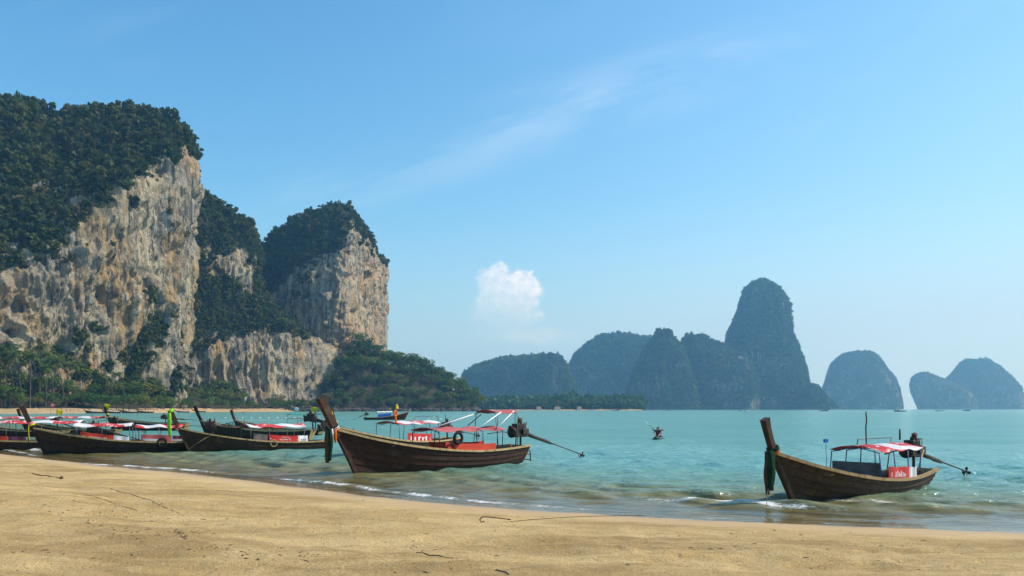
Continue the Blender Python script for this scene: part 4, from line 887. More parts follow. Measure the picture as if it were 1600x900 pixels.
        for i in range(7): mb.tube([(-.28 * k + .09 * i, (-.15 + .05 * (i % 3)) * k, .12), (-.24 * k + .09 * i, (.15 - .06 * (i % 2)) * k, .36 * k), (-.1 + .06 * i, .22 * k, .1)], .014, 5)
        mb.build('hoses', M_ENG, e, True)
        if stack: MB().tube([(.0, -.05, .3 * k), (.0, -.05, .3 * k + stack)], .022, 7).build('exhaust_pipe', M_ENG, e, True)
        gz = -z + float(s.g(0.03)); MB().tube([(-.1, 0, gz - .08), (-.1, 0, -.12)], .05, 8).box((-.1, 0, gz - .04), (.34, .5, .08)).box((-.1, 0, -.17), (.4, .22, .05)).build('pivot_mount', M_ENG, e)
        end = Vector((-tail, 0, ztail - z)); st = Vector((-.3 * k, 0, -.05)); mid = st.lerp(end, .42)
        MB().tube([st, mid], [.075 * k, .055 * k], 8).tube([mid, end], .026, 7).build('tail_shaft', M_ENG, e, True)
        q = st.lerp(end, .3); MB().tube([q + Vector((0, 0, -.06)), mid + Vector((-.2, 0, -.08))], .03, 6).build('shaft_brace', M_ENG, e, True)
        mb = MB(); ax = (end - st).normalized(); u = Vector((0, 1, 0)); v = ax.cross(u)
        for j in range(3):
            a = 2.09 * j + .5; d = u * math.cos(a) + v * math.sin(a); sd = ax.cross(d); r0, r1 = .03, .17
            mb.add([end + d * r0 - sd * .02, end + d * r1 * .7 - sd * .07 + ax * .03, end + d * r1 + ax * .01, end + d * r1 * .7 + sd * .07 - ax * .03, end + d * r0 + sd * .02], [(0, 1, 2, 3, 4)])
        mb.tube([end - ax * .06, end + ax * .08], .04, 8); p = mb.build('propeller', M_ENG, e); md = p.modifiers.new('thickness', 'SOLIDIFY'); md.thickness = .012
        f0 = end - ax * .45; MB().tube([f0, f0 + Vector((-.2, 0, -.22)), end + Vector((-.04, 0, -.26))], .016, 5).tube([end + Vector((-.04, 0, -.26)), end], .014, 5).build('skeg', M_ENG, e)
        MB().tube([(.3 * k, 0, 0), (.3 * k + tiller * .5, 0, .06), (.3 * k + tiller, 0, -.02)], .02, 6).build('tiller', M_ENG, e, True)
        return e
    def ribbon(s, mat, at=.12, fall=.9, width=.07, dx=.0, dy=.0, wraps=2, name='prow_ribbon', tipped=False):
        """a sash knotted round the prow post with its tail hanging down in front"""
        c = s.neck.lerp(s.tip, at); ax = (s.tip - s.neck).normalized(); M = ax.to_track_quat('Z', 'Y').to_matrix(); mb = MB()
        for k in range(wraps): mb.torus(c + ax * (.05 * k), .135, .034, M, 16, 6)
        p = c + Vector((.10 + dx, dy, 0)); n = 10; V = []
        for i in range(n):
            f = i / (n - 1); wv = width * (.40 + .75 * math.sin(math.pi * min(1, .12 + f * .82))) * (1 + .10 * math.sin(f * 11 + dx * 20)); q = p + Vector((.016 * math.sin(f * 5 + dx * 9), .014 * math.sin(f * 6), -fall * f))
            th = .022 * (1 - .4 * f); V += [q + Vector((-wv * .5, wv, 0)), q + Vector((wv * .5, wv * .6, 0)) , q + Vector((wv * .5 + th, -wv, 0)), q + Vector((-wv * .5 + th, -wv * .6, 0))]
        mb.add(V, [(i * 4 + j, (i + 1) * 4 + j, (i + 1) * 4 + (j + 1) % 4, i * 4 + (j + 1) % 4) for i in range(n - 1) for j in range(4)] + [(3, 2, 1, 0), tuple(range(4 * n - 4, 4 * n))])
        return mb.build(name, mat, s.root, True)
    def tyre(s, m, up=-.12, side=1, r=.2, mat=M_TYRE, rr=.06):
        p = s.spot(m, up, side, .10); return MB().torus(p, r, rr, Matrix.Rotation(R(90), 3, 'X'), 22, 9).build('tyre_fender', mat, s.root, True)
    def flag(s, x, y, z0, z1, mat, size=.4, pole=M_PIPE, lean=0.0):
        MB().tube([(x, y, z0), (x + lean, y, z1)], .012, 6).build('flag_pole', pole, s.root)
        nx, ny = 10, 6; V = []
        for i in range(nx):
            for j in range(ny): u = i / (nx - 1); v = j / (ny - 1); V.append((x + lean - size * u * (1 - .25 * v), y + .08 * math.sin(u * 6 + v), z1 - size * .75 * v - .12 * u * size + .03 * math.sin(5 * u)))
        o = MB().add(V, [tuple(f) for f in grid_faces(nx, ny)]).build('flag', mat, s.root, True); o.modifiers.new('thickness', 'SOLIDIFY').thickness = .006
    def pole(s, pts, r=.016, mat=M_PIPE, name='pole'): return MB().tube(pts, r, 6).build(name, mat, s.root, True)
    def side_y(s, x, f=.93): return float(s.b(float(np.clip(s.tg(x), 0, 1)))) * f
    def zg(s, x): return float(s.g(float(np.clip(s.tg(x), 0, 1))))
def WX(px, py): Y = CH * F / (py - HZ); return ((px - 800) / F * Y, Y)      # where a pixel meets the water

# --- right boat
b = Boat('longtail_boat', 'weathered brown longtail boat alone at the right, red and white awning over its stern', WX(1243, 785), WX(1432, 758), (.55, .42, .40, .52, .74, 1.02, 1.36), .86, M_HULL, M_RAIL, True)
b.prow(.42, 2.24, .21, .15, M_POST)
b.ribbon(M_GRN, .10, 1.05, .075, .05, .05); b.ribbon(M_BRN, .06, 1.12, .07, .10, -.04, 1); b.ribbon(M_GRN, .06, .98, .06, .13, .06, 1); b.ribbon(M_YEL, .08, 1.0, .022, .02, .08, 1); b.ribbon(M_ORG, .03, .12, .05, 0, 0, 2)
b.canopy(3.2, 6.15, 1.25, .74, .14, TARPS[0], 4, M_BLUEPIPE)
x = b.X(3.35); MB().box((x, 0, .76), (.03, 1.46, .36)).build('cross_board', M_GREYB, b.root, bevel=.006)
b.panel(3.65, 5.05, .34, M_RED, 1, .02); b.marks(3.75, 4.75, .07, .20, M_PRINT, 8, 1, 4); b.panel(5.05, 5.6, .30, M_PRINT, 1, .02, 'side_banner', .03)
b.engine(7.15, 1.12, 4.5, .24, 1.2, 1.6, .12)
x = b.X(4.2); b.pole([(x, -.1, 1.4), (x + .03, -.1, 1.95), (x - .02, -.1, 2.15), (x + .02, -.1, 2.42)], .022, M_ENG, 'mast_stick')
x0, x1 = b.X(4.6), b.X(7.0); b.pole([(x0, -.6, 1.3), (x0 - .1, -.6, 1.56), (x1, -.6, 1.56)], .018, M_PIPE, 'roof_rail'); b.pole([(x1, -.6, 1.56), (x1 + .35, -.6, .45)], .022, M_RAIL, 'support_pole'); b.pole([(x1 + .2, .5, 1.2), (b.X(6.0), .62, .45)], .022, M_RAIL, 'support_pole')
b.pole([(b.X(6.7), -.2, 1.5), (b.X(6.7), -.2, 1.85)], .03, M_ENG, 'exhaust_pipe')
b.pole([b.neck + Vector((.1, 0, -.6)), b.neck + Vector((.3, 0, -1.0)), b.neck + Vector((.55, .1, -1.5))], .008, M_ROPE, 'bow_rope')
MB().box((b.X(3.0), -.75, 1.55), (.20, .05, .10)).tube([(b.X(3.0), -.75, 1.5), (b.X(3.05), -.75, .55)], .008, 5).build('blue_cloth_marker', M_BLUE, b.root)

# --- centre boats
b2 = Boat('longtail_boat', 'longtail boat half hidden behind the big red-roofed boat in the centre', WX(545, 714), WX(705, 701), (.70, .60, .60, .70, .95, 1.25, 1.6), .95, M_HULL3, M_RAIL, True, group=None)
b2.prow(.40, 2.5, .28, .2)
b2.canopy(3.2, 7.4, 1.64, .8, .14, TARPS[1], 4); b2.panel(4.0, 6.4, .42, M_RED, 1, .02); b2.marks(4.1, 6.3, .05, .3, M_PRINT, 6, 1, 9)
b2.engine(9.3, 1.3, 3.9, .75, 1.2, 1.8, .5)
b2.pole([(b2.X(6.9), -.7, .8), (b2.X(6.9), -.7, 1.95), (b2.X(7.0), -.7, 2.05), (b2.X(9.4), -.7, 2.05), (b2.X(9.5), -.7, .9)], .02, M_PIPE, 'roof_rail'); b2.pole([(b2.X(8.2), -.7, 2.05), (b2.X(8.5), -.5, .8)], .02)
b2.flag(b2.X(3.9), .1, 1.85, 2.75, M_YEL, .28); b2.ribbon(M_YEL, .2, .3)
MB().torus((b2.X(3.9), .1, 2.25), .14, .05, Matrix.Rotation(R(90), 3, 'X')).tube([(b2.X(3.9), .1, 2.1), (b2.X(3.93), .12, 1.75)], .06, 6).build('garland', M_ORG, b2.root)

b = Boat('longtail_boat', 'largest dark brown longtail boat in the centre with faded red awnings and tall prow', WX(559, 741), WX(806, 723), (.82, .72, .70, .84, 1.06, 1.36, 1.74), .98, M_HULL2, M_RAIL, True, ob=1.0)
b.prow(.66, 2.93, .29, .22, M_POST)
b.ribbon(M_GRN, .05, 1.22, .09, .16, .05); b.ribbon(M_BRN, .03, 1.28, .10, .20, -.05, 1); b.ribbon(M_ORG, .0, .5, .045, .02, .16, 1); b.ribbon(M_PRINT, .02, .5, .04, .10, .10, 2); b.ribbon(M_YEL, .55, .35, .05, -.34, -.12, 0)
b.canopy(3.3, 7.3, 1.56, .86, .13, M_PINK, 4, M_ENG)
b.panel(3.7, 6.7, .30, M_ORED, 1, .0, 'side_board', 0); b.panel(4.4, 7.6, .30, M_ORED, -1, .0, 'side_board', 0)
b.canopy(6.9, 8.4, 2.32, .62, .10, M_PINK, 2, M_PIPE, 'high_awning')
for (xa, ya, za, xb, yb, zb) in ((7.3, .60, 2.36, 5.7, .82, 1.68), (8.2, .55, 2.4, 6.8, .85, 1.68), (7.2, -.6, 2.36, 4.6, -.8, 1.7)):
    b.pole([(b.X(xa), ya, za), (b.X(xb), yb, zb)], .026, M_PRINT, 'white_strut')
b.pole([(b.X(6.3), -.5, 1.75), (b.X(7.2), -.55, 2.25)], .02)
for m in (7.2, 8.4, 9.4): b.pole([(b.X(m), -.5 + .1 * m % .3, 2.3 if m < 9 else 1.3), (b.X(m) + .01, -.5, 2.85 if m < 9 else 2.75)], .014, M_ENG, 'antenna')
b.engine(9.15, 1.40, 4.8, .16, 1.35, 1.7, .35)
b.tyre(4.3, .50, 1, .22); b.pole([(b.X(7.9), .8, 1.62), (b.X(8.1), .8, 1.45), (b.X(8.05), .8, .8)], .03, M_ENG, 'hook_arm')
b.pole([b.spot(3.7, .02, 1, .05), b.spot(3.8, .2, 1, .06), b.spot(4.0, .24, 1, .06), b.spot(4.2, .0, 1, .05)], .025, M_TYRE, 'rope_coil')
xs_ = -b.L / 2 - b.os
for sg in (-1, 1): b.pole([(xs_ - .02, .25 * sg, .62), (xs_ - .28, .25 * sg, .60), (xs_ - .38, .25 * sg, .45), (xs_ - .40, .25 * sg, .05)], .028, M_RUST, 'ladder_rail')
for z in (.12, .36): b.pole([(xs_ - .39, -.25, z), (xs_ - .39, .25, z)], .022, M_RUST, 'ladder_rung')

# --- left group
SHL = (.55, .50, .52, .64, .86, 1.12, 1.42)
def simple_left(label, bow, stern, sheer, hull, prow_tip, canopies=(), panels=(), eng=None, beam=.9, planks=True, wa=.26):
    q = Boat('longtail_boat', label, bow, stern, sheer, beam, hull, M_RAIL, planks, ob=.62); q.prow(prow_tip[0], prow_tip[1], wa, .17, M_POST if wa > .25 else M_HULL3)
    for c in canopies: q.canopy(*c)
    for p in panels: q.panel(*p)
    if eng: q.engine(*eng)
    return q
b = simple_left('dark longtail boat cut by the left frame edge, bow out of sight', (-37.2, 47.6), (-26.0, 50.2), SHL, M_HULL3, (.45, 2.6), [(2.4, 10.6, 1.60, .78, .16, TARPS[1], 5)], [(5.2, 6.6, .26, M_ORED), (6.65, 7.6, .26, M_PLUM)], (11.2, 1.3, 3.4, .3))
b = simple_left('dark longtail boat at the left with tall prow tied in yellow and green', WX(72, 709), WX(312, 705), (.60, .58, .62, .74, .95, 1.18, 1.44), M_HULL3, (.55, 2.66), [(1.4, 4.4, 1.50, .8, .16, TARPS[2], 3), (4.55, 7.1, 1.42, .8, .14, TARPS[3], 3)], [(1.8, 3.5, .24, M_ORED), (3.5, 4.3, .22, M_PRINT), (4.9, 6.5, .38, M_PINK), (6.55, 7.4, .34, M_PLUM)], (8.6, 1.45, 3.5, 1.35))
b.ribbon(M_YEL, .12, .95, .05, .02, .1); b.ribbon(M_GRN, .06, .95, .06, .1, 0); b.ribbon(M_PINKC, .2, .2, .04); b.tyre(6.0, -.02, 1, .22); b.marks(1.9, 3.4, .03, .08, M_PRINT, 14, 1, 3)
b.panel(5.0, 7.2, .12, M_PRINT, 1, .06, 'banner_stripe', .035, -.02)
b = simple_left('longtail boat with lime green sash and red lettered banner amidships', WX(298, 707), WX(508, 700), (.50, .46, .48, .62, .84, 1.10, 1.40), M_HULL, (.50, 2.42), [(3.1, 6.7, 1.38, .8, .18, TARPS[0], 4)], [(3.35, 4.2, .36, M_GREYB), (4.3, 6.15, .36, M_RED), (6.15, 6.8, .36, M_PRINT)], (8.4, 1.25, 3.4, .3, 1.2))
b.text('Now Everyone Can Fly', 4.37, 6.1, .09, .17, M_PRINT); b.marks(5.1, 5.55, .26, .06, M_PRINT, 4, 1, 2)
b.marks(6.3, 6.7, .06, .22, M_PLUM, 3, 1, 8)
b.ribbon(M_LIME, .93, 1.45, .11, -.02, .05, 3); b.ribbon(M_PINKC, .06, .22, .09); b.ribbon(M_RED, .12, .16, .07, .02)
b.tyre(4.55, -.1, 1, .2, M_ROPE, .03)
b.pole([b.spot(1.0, .0), b.spot(.3, -.6, 1, .05), b.neck + Vector((-.55, .15, -1.15))], .014, M_ROPE, 'bow_rope'); b.pole([(b.X(3.3), -.3, 1.4), (b.X(3.2), -.3, 1.95)], .016, M_ENG, 'mast_stick')
b = simple_left('dark longtail boat lying behind the lime-sashed one, stout engine at its stern', (-23.0, 60.5), (-15.3, 60.0), (.95, .85, .85, .98, 1.15, 1.38, 1.62), M_HULL3, (.50, 2.72), [], [], (7.9, 1.75, 3.2, .9, 1.3), 1.0, True, .22)
mb = MB()
for i in range(26): p = Vector((b.X(1.3 + random.random() * 1.2), random.uniform(.3, .8), b.zg(b.X(1.8)) + random.uniform(-.1, .25))); mb.torus(p, random.uniform(.08, .2), .02, Matrix.Rotation(random.uniform(0, 3), 3, 'X'), 10, 5)
mb.build('heap_of_rope', M_TYRE, b.root)
b = simple_left('longtail boat under a teal awning with a yellow pennant, behind the others', (-27.0, 79), (-18.4, 76), SHL, M_HULL3, (.4, 2.4), [], [], (8.6, 1.4, 3.2, .4))
b.canopy(6.0, 9.0, 1.95, .9, .06, M_TEAL, 2, M_PIPE); b.flag(b.X(8.3), 0, 1.9, 2.7, M_YEL, .6); b.flag(b.X(6.4), 0, 1.9, 2.65, M_PRINT, .45)
b = simple_left('longtail boat farther out at the left, low green-edged hull and yellow square pennant', (-46.6, 93), (-37.8, 92), (.85, .80, .85, .98, 1.15, 1.38, 1.62), M_HULL3, (.4, 2.75), [], [], (6.4, 1.5, 5.2, 1.1), 1.0)
b.flag(b.tip.x + .1, 0, 2.2, 3.1, M_YEL, .75); b.ribbon(M_YEL, .2, .8); b.pole([(b.X(5.0), .8, .9), (b.X(9.5), .8, .95)], .04, M_ENG, 'long_pole')
b = simple_left('longtail boat with long red and white awning in the second row, pink-tied prow', (-50.0, 72.5), (-40.6, 72.0), SHL, M_HULL3, (.4, 2.5), [(1.0, 9.0, 1.62, .85, .16, TARPS[3], 5)], [], (8.8, 1.35, 3.0, .3))
b.ribbon(M_YEL, .3, .4)
b = simple_left('longtail boat whose striped awning ends beside the yellow square pennant', (-46.8, 77), (-38.0, 76.3), SHL, M_HULL3, (.4, 2.5), [(2.2, 7.6, 1.60, .85, .16, TARPS[0], 4)], [], (8.8, 1.35, 3.0, .3))
b.flag(b.X(2.9), 0, 1.6, 2.45, M_YEL, .65); b.flag(b.X(2.3), 0, 1.6, 3.0, M_PINKC, .45); b.pole([(b.X(6.2), -.6, 1.5), (b.X(6.0), -.6, 2.3), (b.X(5.6), -.6, 2.5)], .02)
# yellow pennants of boats cut by the left edge
# --- running boat out on the bay
b = Boat('longtail_boat', 'longtail boat under way on the bay with white roof and blue side cloth', (-24.9, 184), (-33.4, 181), (.75, .62, .62, .8, 1.05, 1.35, 1.75), .95, M_HULL, M_RAIL, True, trim=R(-1.5))
b.prow(.5, 2.5, .24, .17, M_RAIL); b.canopy(2.9, 6.4, 1.75, .85, .22, M_WHITE, 4); b.panel(3.2, 6.2, .62, M_BLUE, -1, .05); b.engine(8.7, 1.35, 3.6, .1, 1.2)
b.flag(b.X(3.1), -.4, 1.9, 2.7, M_YEL, .3)

# --- boats drawn up along the far beach
for i, (p, dY, ang, mt, lab) in enumerate(((150, -5, 8, M_WHITE, 'leftmost of the pale-roofed boats moored off the far beach'), (176, -8, -6, M_WHITE, 'second pale-roofed boat from the left off the far beach'), (203, -6, 10, M_PRINT, 'pale-roofed boat off the far beach, second from the right of its row'),
                                     (228, -5, -8, M_PINK, 'red-roofed boat off the far beach at the right end of the pale row'), (284, -10, 5, M_BLUE, 'blue-roofed boat moored below the gap between the first two cliffs'), (312, -6, -12, M_PINK, 'reddish boat with pointed prow by the small sandy cove'))):
    Y = wl(p) + dY; X = (p - 800) / F * Y; a = R(180 + ang); h = 5.2
    q = Boat('longtail_boat', lab, (X + h * math.cos(a), Y + h * math.sin(a)), (X - h * math.cos(a), Y - h * math.sin(a)), (.85, .75, .75, .9, 1.15, 1.5, 1.9), 1.05, M_BLUE if mt is M_BLUE else M_HULL, M_RAIL, None, group='boats off the far beach')
    q.prow(.45, 2.8, .3, .2); q.canopy(2.8, 8.4, 1.8, .95, .2, mt, 3)

# ------------------------------------------------------------------ small craft, people
def skin_person(name, joints, edges, zones):
    """one continuous body grown from a joint skeleton; zones: list of (test, material)"""
    keys = list(joints); me = bpy.data.meshes.new(name); me.from_pydata([joints[k][0] for k in keys], [(keys.index(a), keys.index(b_)) for a, b_ in edges], [])
    o = bpy.data.objects.new('tmp', me); COL.objects.link(o); bm = bmesh.new(); bm.from_mesh(me); ly = bm.verts.layers.skin.verify(); bm.verts.ensure_lookup_table()
    for i, k in enumerate(keys): bm.verts[i][ly].radius = joints[k][1] if isinstance(joints[k][1], tuple) else (joints[k][1],) * 2; bm.verts[i][ly].use_root = (k == 'pelvis')
    bm.to_mesh(me); bm.free(); o.modifiers.new('s', 'SKIN'); o.modifiers.new('d', 'SUBSURF').levels = 1
    bpy.context.view_layer.update(); out = bpy.data.meshes.new_from_object(o.evaluated_get(bpy.context.evaluated_depsgraph_get())); bpy.data.objects.remove(o)
    out.materials.clear(); names = list(joints); co = np.array([joints[k][0] for k in names])
    for _, m in zones: out.materials.append(m)
    for p in out.polygons:
        k = names[int(np.argmin(((co - np.array(p.center)) ** 2).sum(1)))]; p.use_smooth = True
        for zi, (ks, m) in enumerate(zones):
            if k in ks: p.material_index = zi; break
    return out
M_SKIN = principled('skin', (0.30, 0.17, 0.11), 0.6, 0.3); M_HAIR = principled('hair', (0.015, 0.012, 0.010), 0.6, 0.3); M_SHORT = principled('dark_shorts', (0.03, 0.035, 0.06), 0.8, 0.1)
M_DARKTOP = principled('dark_top', (0.025, 0.03, 0.035), 0.8, 0.1); M_WTOP = principled('white_top', (0.65, 0.63, 0.6), 0.8, 0.1); M_REDTOP = principled('red_vest', (0.55, 0.04, 0.03), 0.7, 0.1); M_BLUETOP = principled('blue_top', (0.05, 0.10, 0.30), 0.8, 0.1)
def standing(top, arm=0.0):
    J = {'pelvis': ((0, 0, .95), (.15, .11)), 'waist': ((0, 0, 1.12), (.13, .10)), 'chest': ((0, 0, 1.35), (.165, .115)), 'neck': ((0, 0, 1.50), .055), 'head': ((0, .01, 1.60), .085), 'crown': ((0, -.01, 1.71), .08)}
    for s_, n in ((1, 'l'), (-1, 'r')):
        J['sh' + n] = ((.19 * s_, 0, 1.42), .06); J['el' + n] = ((.26 * s_, .03 + arm, 1.15), .045); J['wr' + n] = ((.27 * s_, .10 + arm * 2, .92), .032); J['ha' + n] = ((.27 * s_, .13 + arm * 2, .84), .036)
        J['hi' + n] = ((.10 * s_, 0, .86), .085); J['kn' + n] = ((.11 * s_, .02 + .05 * s_, .50), .06); J['an' + n] = ((.11 * s_, -.02 + .08 * s_, .09), .04); J['to' + n] = ((.12 * s_, .13 + .08 * s_, .03), .035)
    E = [('pelvis', 'waist'), ('waist', 'chest'), ('chest', 'neck'), ('neck', 'head'), ('head', 'crown')]
    for n in 'lr': E += [('chest', 'sh' + n), ('sh' + n, 'el' + n), ('el' + n, 'wr' + n), ('wr' + n, 'ha' + n), ('pelvis', 'hi' + n), ('hi' + n, 'kn' + n), ('kn' + n, 'an' + n), ('an' + n, 'to' + n)]
    return skin_person('person', J, E, [(('crown',), M_HAIR), (('waist', 'chest', 'shl', 'shr'), top), (('pelvis', 'hil', 'hir'), M_SHORT), (tuple(J), M_SKIN)])
def paddler(top, lift=.35):
    J = {'pelvis': ((0, 0, .12), (.16, .14)), 'waist': ((0, -.02, .30), (.14, .11)), 'chest': ((0, 0, .52), (.17, .13)), 'neck': ((0, .02, .68), .055), 'head': ((0, .04, .78), .085), 'crown': ((0, .03, .89), .08)}
    for s_, n in ((1, 'l'), (-1, 'r')):
        J['sh' + n] = ((.20 * s_, .02, .60), .06); J['el' + n] = ((.36 * s_, .14, .45 + lift * .3 * s_), .045); J['wr' + n] = ((.34 * s_, .38, .48 + lift * .6 * s_), .033); J['ha' + n] = ((.34 * s_, .44, .49 + lift * .6 * s_), .038)
        J['hi' + n] = ((.11 * s_, .10, .12), .085); J['kn' + n] = ((.15 * s_, .48, .26), .06); J['an' + n] = ((.12 * s_, .84, .12), .042); J['to' + n] = ((.12 * s_, .92, .20), .035)
    E = [('pelvis', 'waist'), ('waist', 'chest'), ('chest', 'neck'), ('neck', 'head'), ('head', 'crown')]
    for n in 'lr': E += [('chest', 'sh' + n), ('sh' + n, 'el' + n), ('el' + n, 'wr' + n), ('wr' + n, 'ha' + n), ('pelvis', 'hi' + n), ('hi' + n, 'kn' + n), ('kn' + n, 'an' + n), ('an' + n, 'to' + n)]
    return skin_person('person', J, E, [(('crown',), M_HAIR), (('waist', 'chest', 'shl', 'shr'), top), (('pelvis', 'hil', 'hir'), M_SHORT), (tuple(J), M_SKIN)])
P_STAND = [standing(t, a) for t, a in ((M_WTOP, 0), (M_REDTOP, .05), (M_BLUETOP, 0), (M_SKIN, .03))]
PAD_D = paddler(M_DARKTOP, .5); PAD_R = paddler(M_REDTOP, -.3)
def kayak_mesh(L=3.8, B=.42):
    n, m = 16, 10; V = []
    for i in range(n):
        t = i / (n - 1); f = math.sin(math.pi * t) ** .55; f = max(f, .03)
        for j in range(m):
            a = 2 * math.pi * j / m; y = math.cos(a) * B * f; z = math.sin(a) * (.17 if math.sin(a) < 0 else .14) * (.4 + .6 * f) + .12 + .16 * abs(2 * t - 1) ** 3; V.append((y, L * (t - .5), z))
    fs = [(i * m + j, (i + 1) * m + j, (i + 1) * m + (j + 1) % m, i * m + (j + 1) % m) for i in range(n - 1) for j in range(m)] + [tuple(range(m - 1, -1, -1)), tuple(range((n - 1) * m, n * m))]
    return MB().add(V, fs)
M_KGRN = principled('dark_green_plastic', (0.015, 0.08, 0.06), 0.4, 0.4); M_KORG = principled('orange_plastic', (0.62, 0.16, 0.05), 0.4, 0.4)
def kayak(label, mat, loc, rz, group=None):
    r = thing('kayak', label, 'kayak', loc, rz, group); kayak_mesh().build('hull', mat, r, True)
    MB().torus((0, .35, .24), .24, .03, None, 16, 6).build('cockpit_rim', M_TYRE, r, True); MB().torus((0, -.75, .24), .24, .03, None, 16, 6).build('cockpit_rim', M_TYRE, r, True); return r
def paddle(label, loc, rz, tilt):
    mb = MB().tube([(-1.05, 0, 0), (1.05, 0, 0)], .016, 7)
    r = thing('paddle', label, 'paddle', loc, rz); r.rotation_euler = (0, tilt, rz); mb.build('shaft', M_ENG, r, True)
    for s_ in (-1, 1): MB().add([(s_ * .85, -.03, .02), (s_ * .95, -.09, .02), (s_ * 1.25, -.09, .02), (s_ * 1.32, 0, .02), (s_ * 1.25, .09, .02), (s_ * .95, .09, .02), (s_ * .85, .03, .02)] + [(s_ * .85, -.03, -.01), (s_ * .95, -.09, -.01), (s_ * 1.25, -.09, -.01), (s_ * 1.32, 0, -.01), (s_ * 1.25, .09, -.01), (s_ * .95, .09, -.01), (s_ * .85, .03, -.01)],
                             [tuple(range(7)), tuple(range(13, 6, -1))] + [(i, (i + 1) % 7, 7 + (i + 1) % 7, 7 + i) for i in range(7)]).build('blade', M_WHITE, r)
def person(me, label, loc, rz, group=None): o = link('person', me, None); o.location = loc; o.rotation_euler = (0, 0, rz); return tag(o, label, 'person', group)
kx, ky = WX(1028, 686); kr = R(165)
kayak('dark green kayak carrying two paddlers on the open water', M_KGRN, (kx, ky, -.06), kr)
fwd = Vector((-math.sin(kr), math.cos(kr), 0)); pos_ = Vector((kx, ky, 0))
person(PAD_D, 'person in a dark top paddling in the front of the kayak', tuple(pos_ + fwd * .45 + Vector((0, 0, .12))), kr)
person(PAD_R, 'person in a red vest sitting behind in the kayak', tuple(pos_ - fwd * .65 + Vector((0, 0, .14))), kr)
paddle('double-bladed paddle held across the front of the kayak', tuple(pos_ + fwd * .89 + Vector((0, 0, .61))), kr, R(-42))
for i, (p, y, rz, lab) in enumerate(((495, 645.4, 80, 'orange kayak near the headland, left of the running longtail boat'), (597, 644.6, 95, 'orange kayak beyond the running longtail boat'), (380, 645.6, 70, 'orange kayak off the small sandy cove'))):
    X, Y = WX(p, y); kayak(lab, M_KORG, (X, Y, -.05), R(rz), 'kayaks by the headland'); person(PAD_R if i else PAD_D, 'paddler seated in the ' + lab.replace('orange kayak ', 'orange kayak '), (X, Y, .13), R(rz), 'distant paddlers')
X, Y = WX(682, 644.8); kayak('white kayak with one paddler off the tip of the headland', M_WHITE, (X, Y, -.05), R(85)); person(PAD_R, 'lone paddler in the white kayak off the headland tip', (X, Y, .13), R(85))

def speedboat(label, p, Y, rz, L=9.0, kind=0):
    r = thing('speedboat', label, 'boat', tuple(P3(p, Y, 0)), R(rz), 'distant motor boats'); n = 12; V = []
    for i in range(n):
        t = i / (n - 1); b_ = 1.3 * (1 - t ** 3) + .03; sh_ = .8 + .6 * t * t; x = -L / 2 + L * t; V += [(x - .1 * t, 0, -.4 + .5 * t ** 3), (x, b_ * .8, .05 + .3 * t ** 2), (x + .3 * t, b_, sh_), (x + .3 * t, b_ * .85, sh_ + .03), (x + .3 * t, -b_ * .85, sh_ + .03), (x + .3 * t, -b_, sh_), (x, -b_ * .8, .05 + .3 * t ** 2)]
    fs = [(i * 7 + j, (i + 1) * 7 + j, (i + 1) * 7 + (j + 1) % 7, i * 7 + (j + 1) % 7) for i in range(n - 1) for j in range(7)] + [tuple(range(6, -1, -1)), tuple(range((n - 1) * 7, n * 7))]
    MB().add(V, fs).build('hull', M_WHITE if kind == 0 else M_HULL, r); MB().box((-.6, 0, 2.2), (L * .5, 2.1, .12), None).build('roof', M_WHITE, r)
    for x in (-2.6, 1.4):
        for y in (-.95, .95): MB().tube([(x, y, .85), (x, y, 2.2)], .05, 5).build('roof_post', M_PIPE, r)
    MB().add([(1.5, -.95, .9), (1.5, .95, .9), (1.0, .85, 1.7), (1.0, -.85, 1.7), (1.56, -.95, .9), (1.56, .95, .9), (1.06, .85, 1.7), (1.06, -.85, 1.7)], [(0, 1, 2, 3), (7, 6, 5, 4), (0, 4, 5, 1), (2, 6, 7, 3), (0, 3, 7, 4), (1, 5, 6, 2)]).build('windscreen', M_PIPE, r)
    MB().box((-L / 2 - .2, 0, .6), (.5, .5, 1.0)).build('outboard_motor', M_ENG, r, bevel=.05)
for lab, p, Y, rz, L, k in (('white motor boat crossing below the tall karst tower', 1163, 820, 8, 10, 0), ('small boat at the foot of the jagged karst shoulder', 1043, 1250, 170, 9, 0), ('dark boat near the right foot of the tall tower', 1287, 900, 5, 10, 1), ('long dark boat before the lone helmet-shaped island', 1406, 760, 176, 11, 1),
                          ('white motor boat just right of the gap between the right islands', 1468, 900, 170, 10, 0), ('boat before the large rightmost island', 1510, 1100, 2, 10, 1), ('pale boat at the end of the far beach', 962, 1300, 4, 12, 1), ('pale boat off the far beach houses', 925, 1350, 175, 10, 0), ('small white boat left of the helmet-shaped island foot', 1378, 1300, 4, 9, 0)):
    speedboat(lab, p, Y, rz, L, k)
for i in range(16):                       # bathers on the far beach
    p = (-4, 40, 62, 75, 84, 96, 104, 110, 116, 122, 131, 140, 232, 240, 322, 336)[i]; Y = wl(p) + (12 if p < 200 else 4) + _rt.uniform(-4, 6); z = float(np.interp(Y - wl(p), [0, 14, 36], [0, 1.2, 3.2]))
    person(P_STAND[i % 4], ('standing bather in white' if i % 4 == 0 else 'standing bather in red' if i % 4 == 1 else 'standing bather in blue' if i % 4 == 2 else 'bare-chested bather') + ' on the far beach', tuple(P3(p, Y, z)), _rt.uniform(0, 6), 'bathers on the far beach')
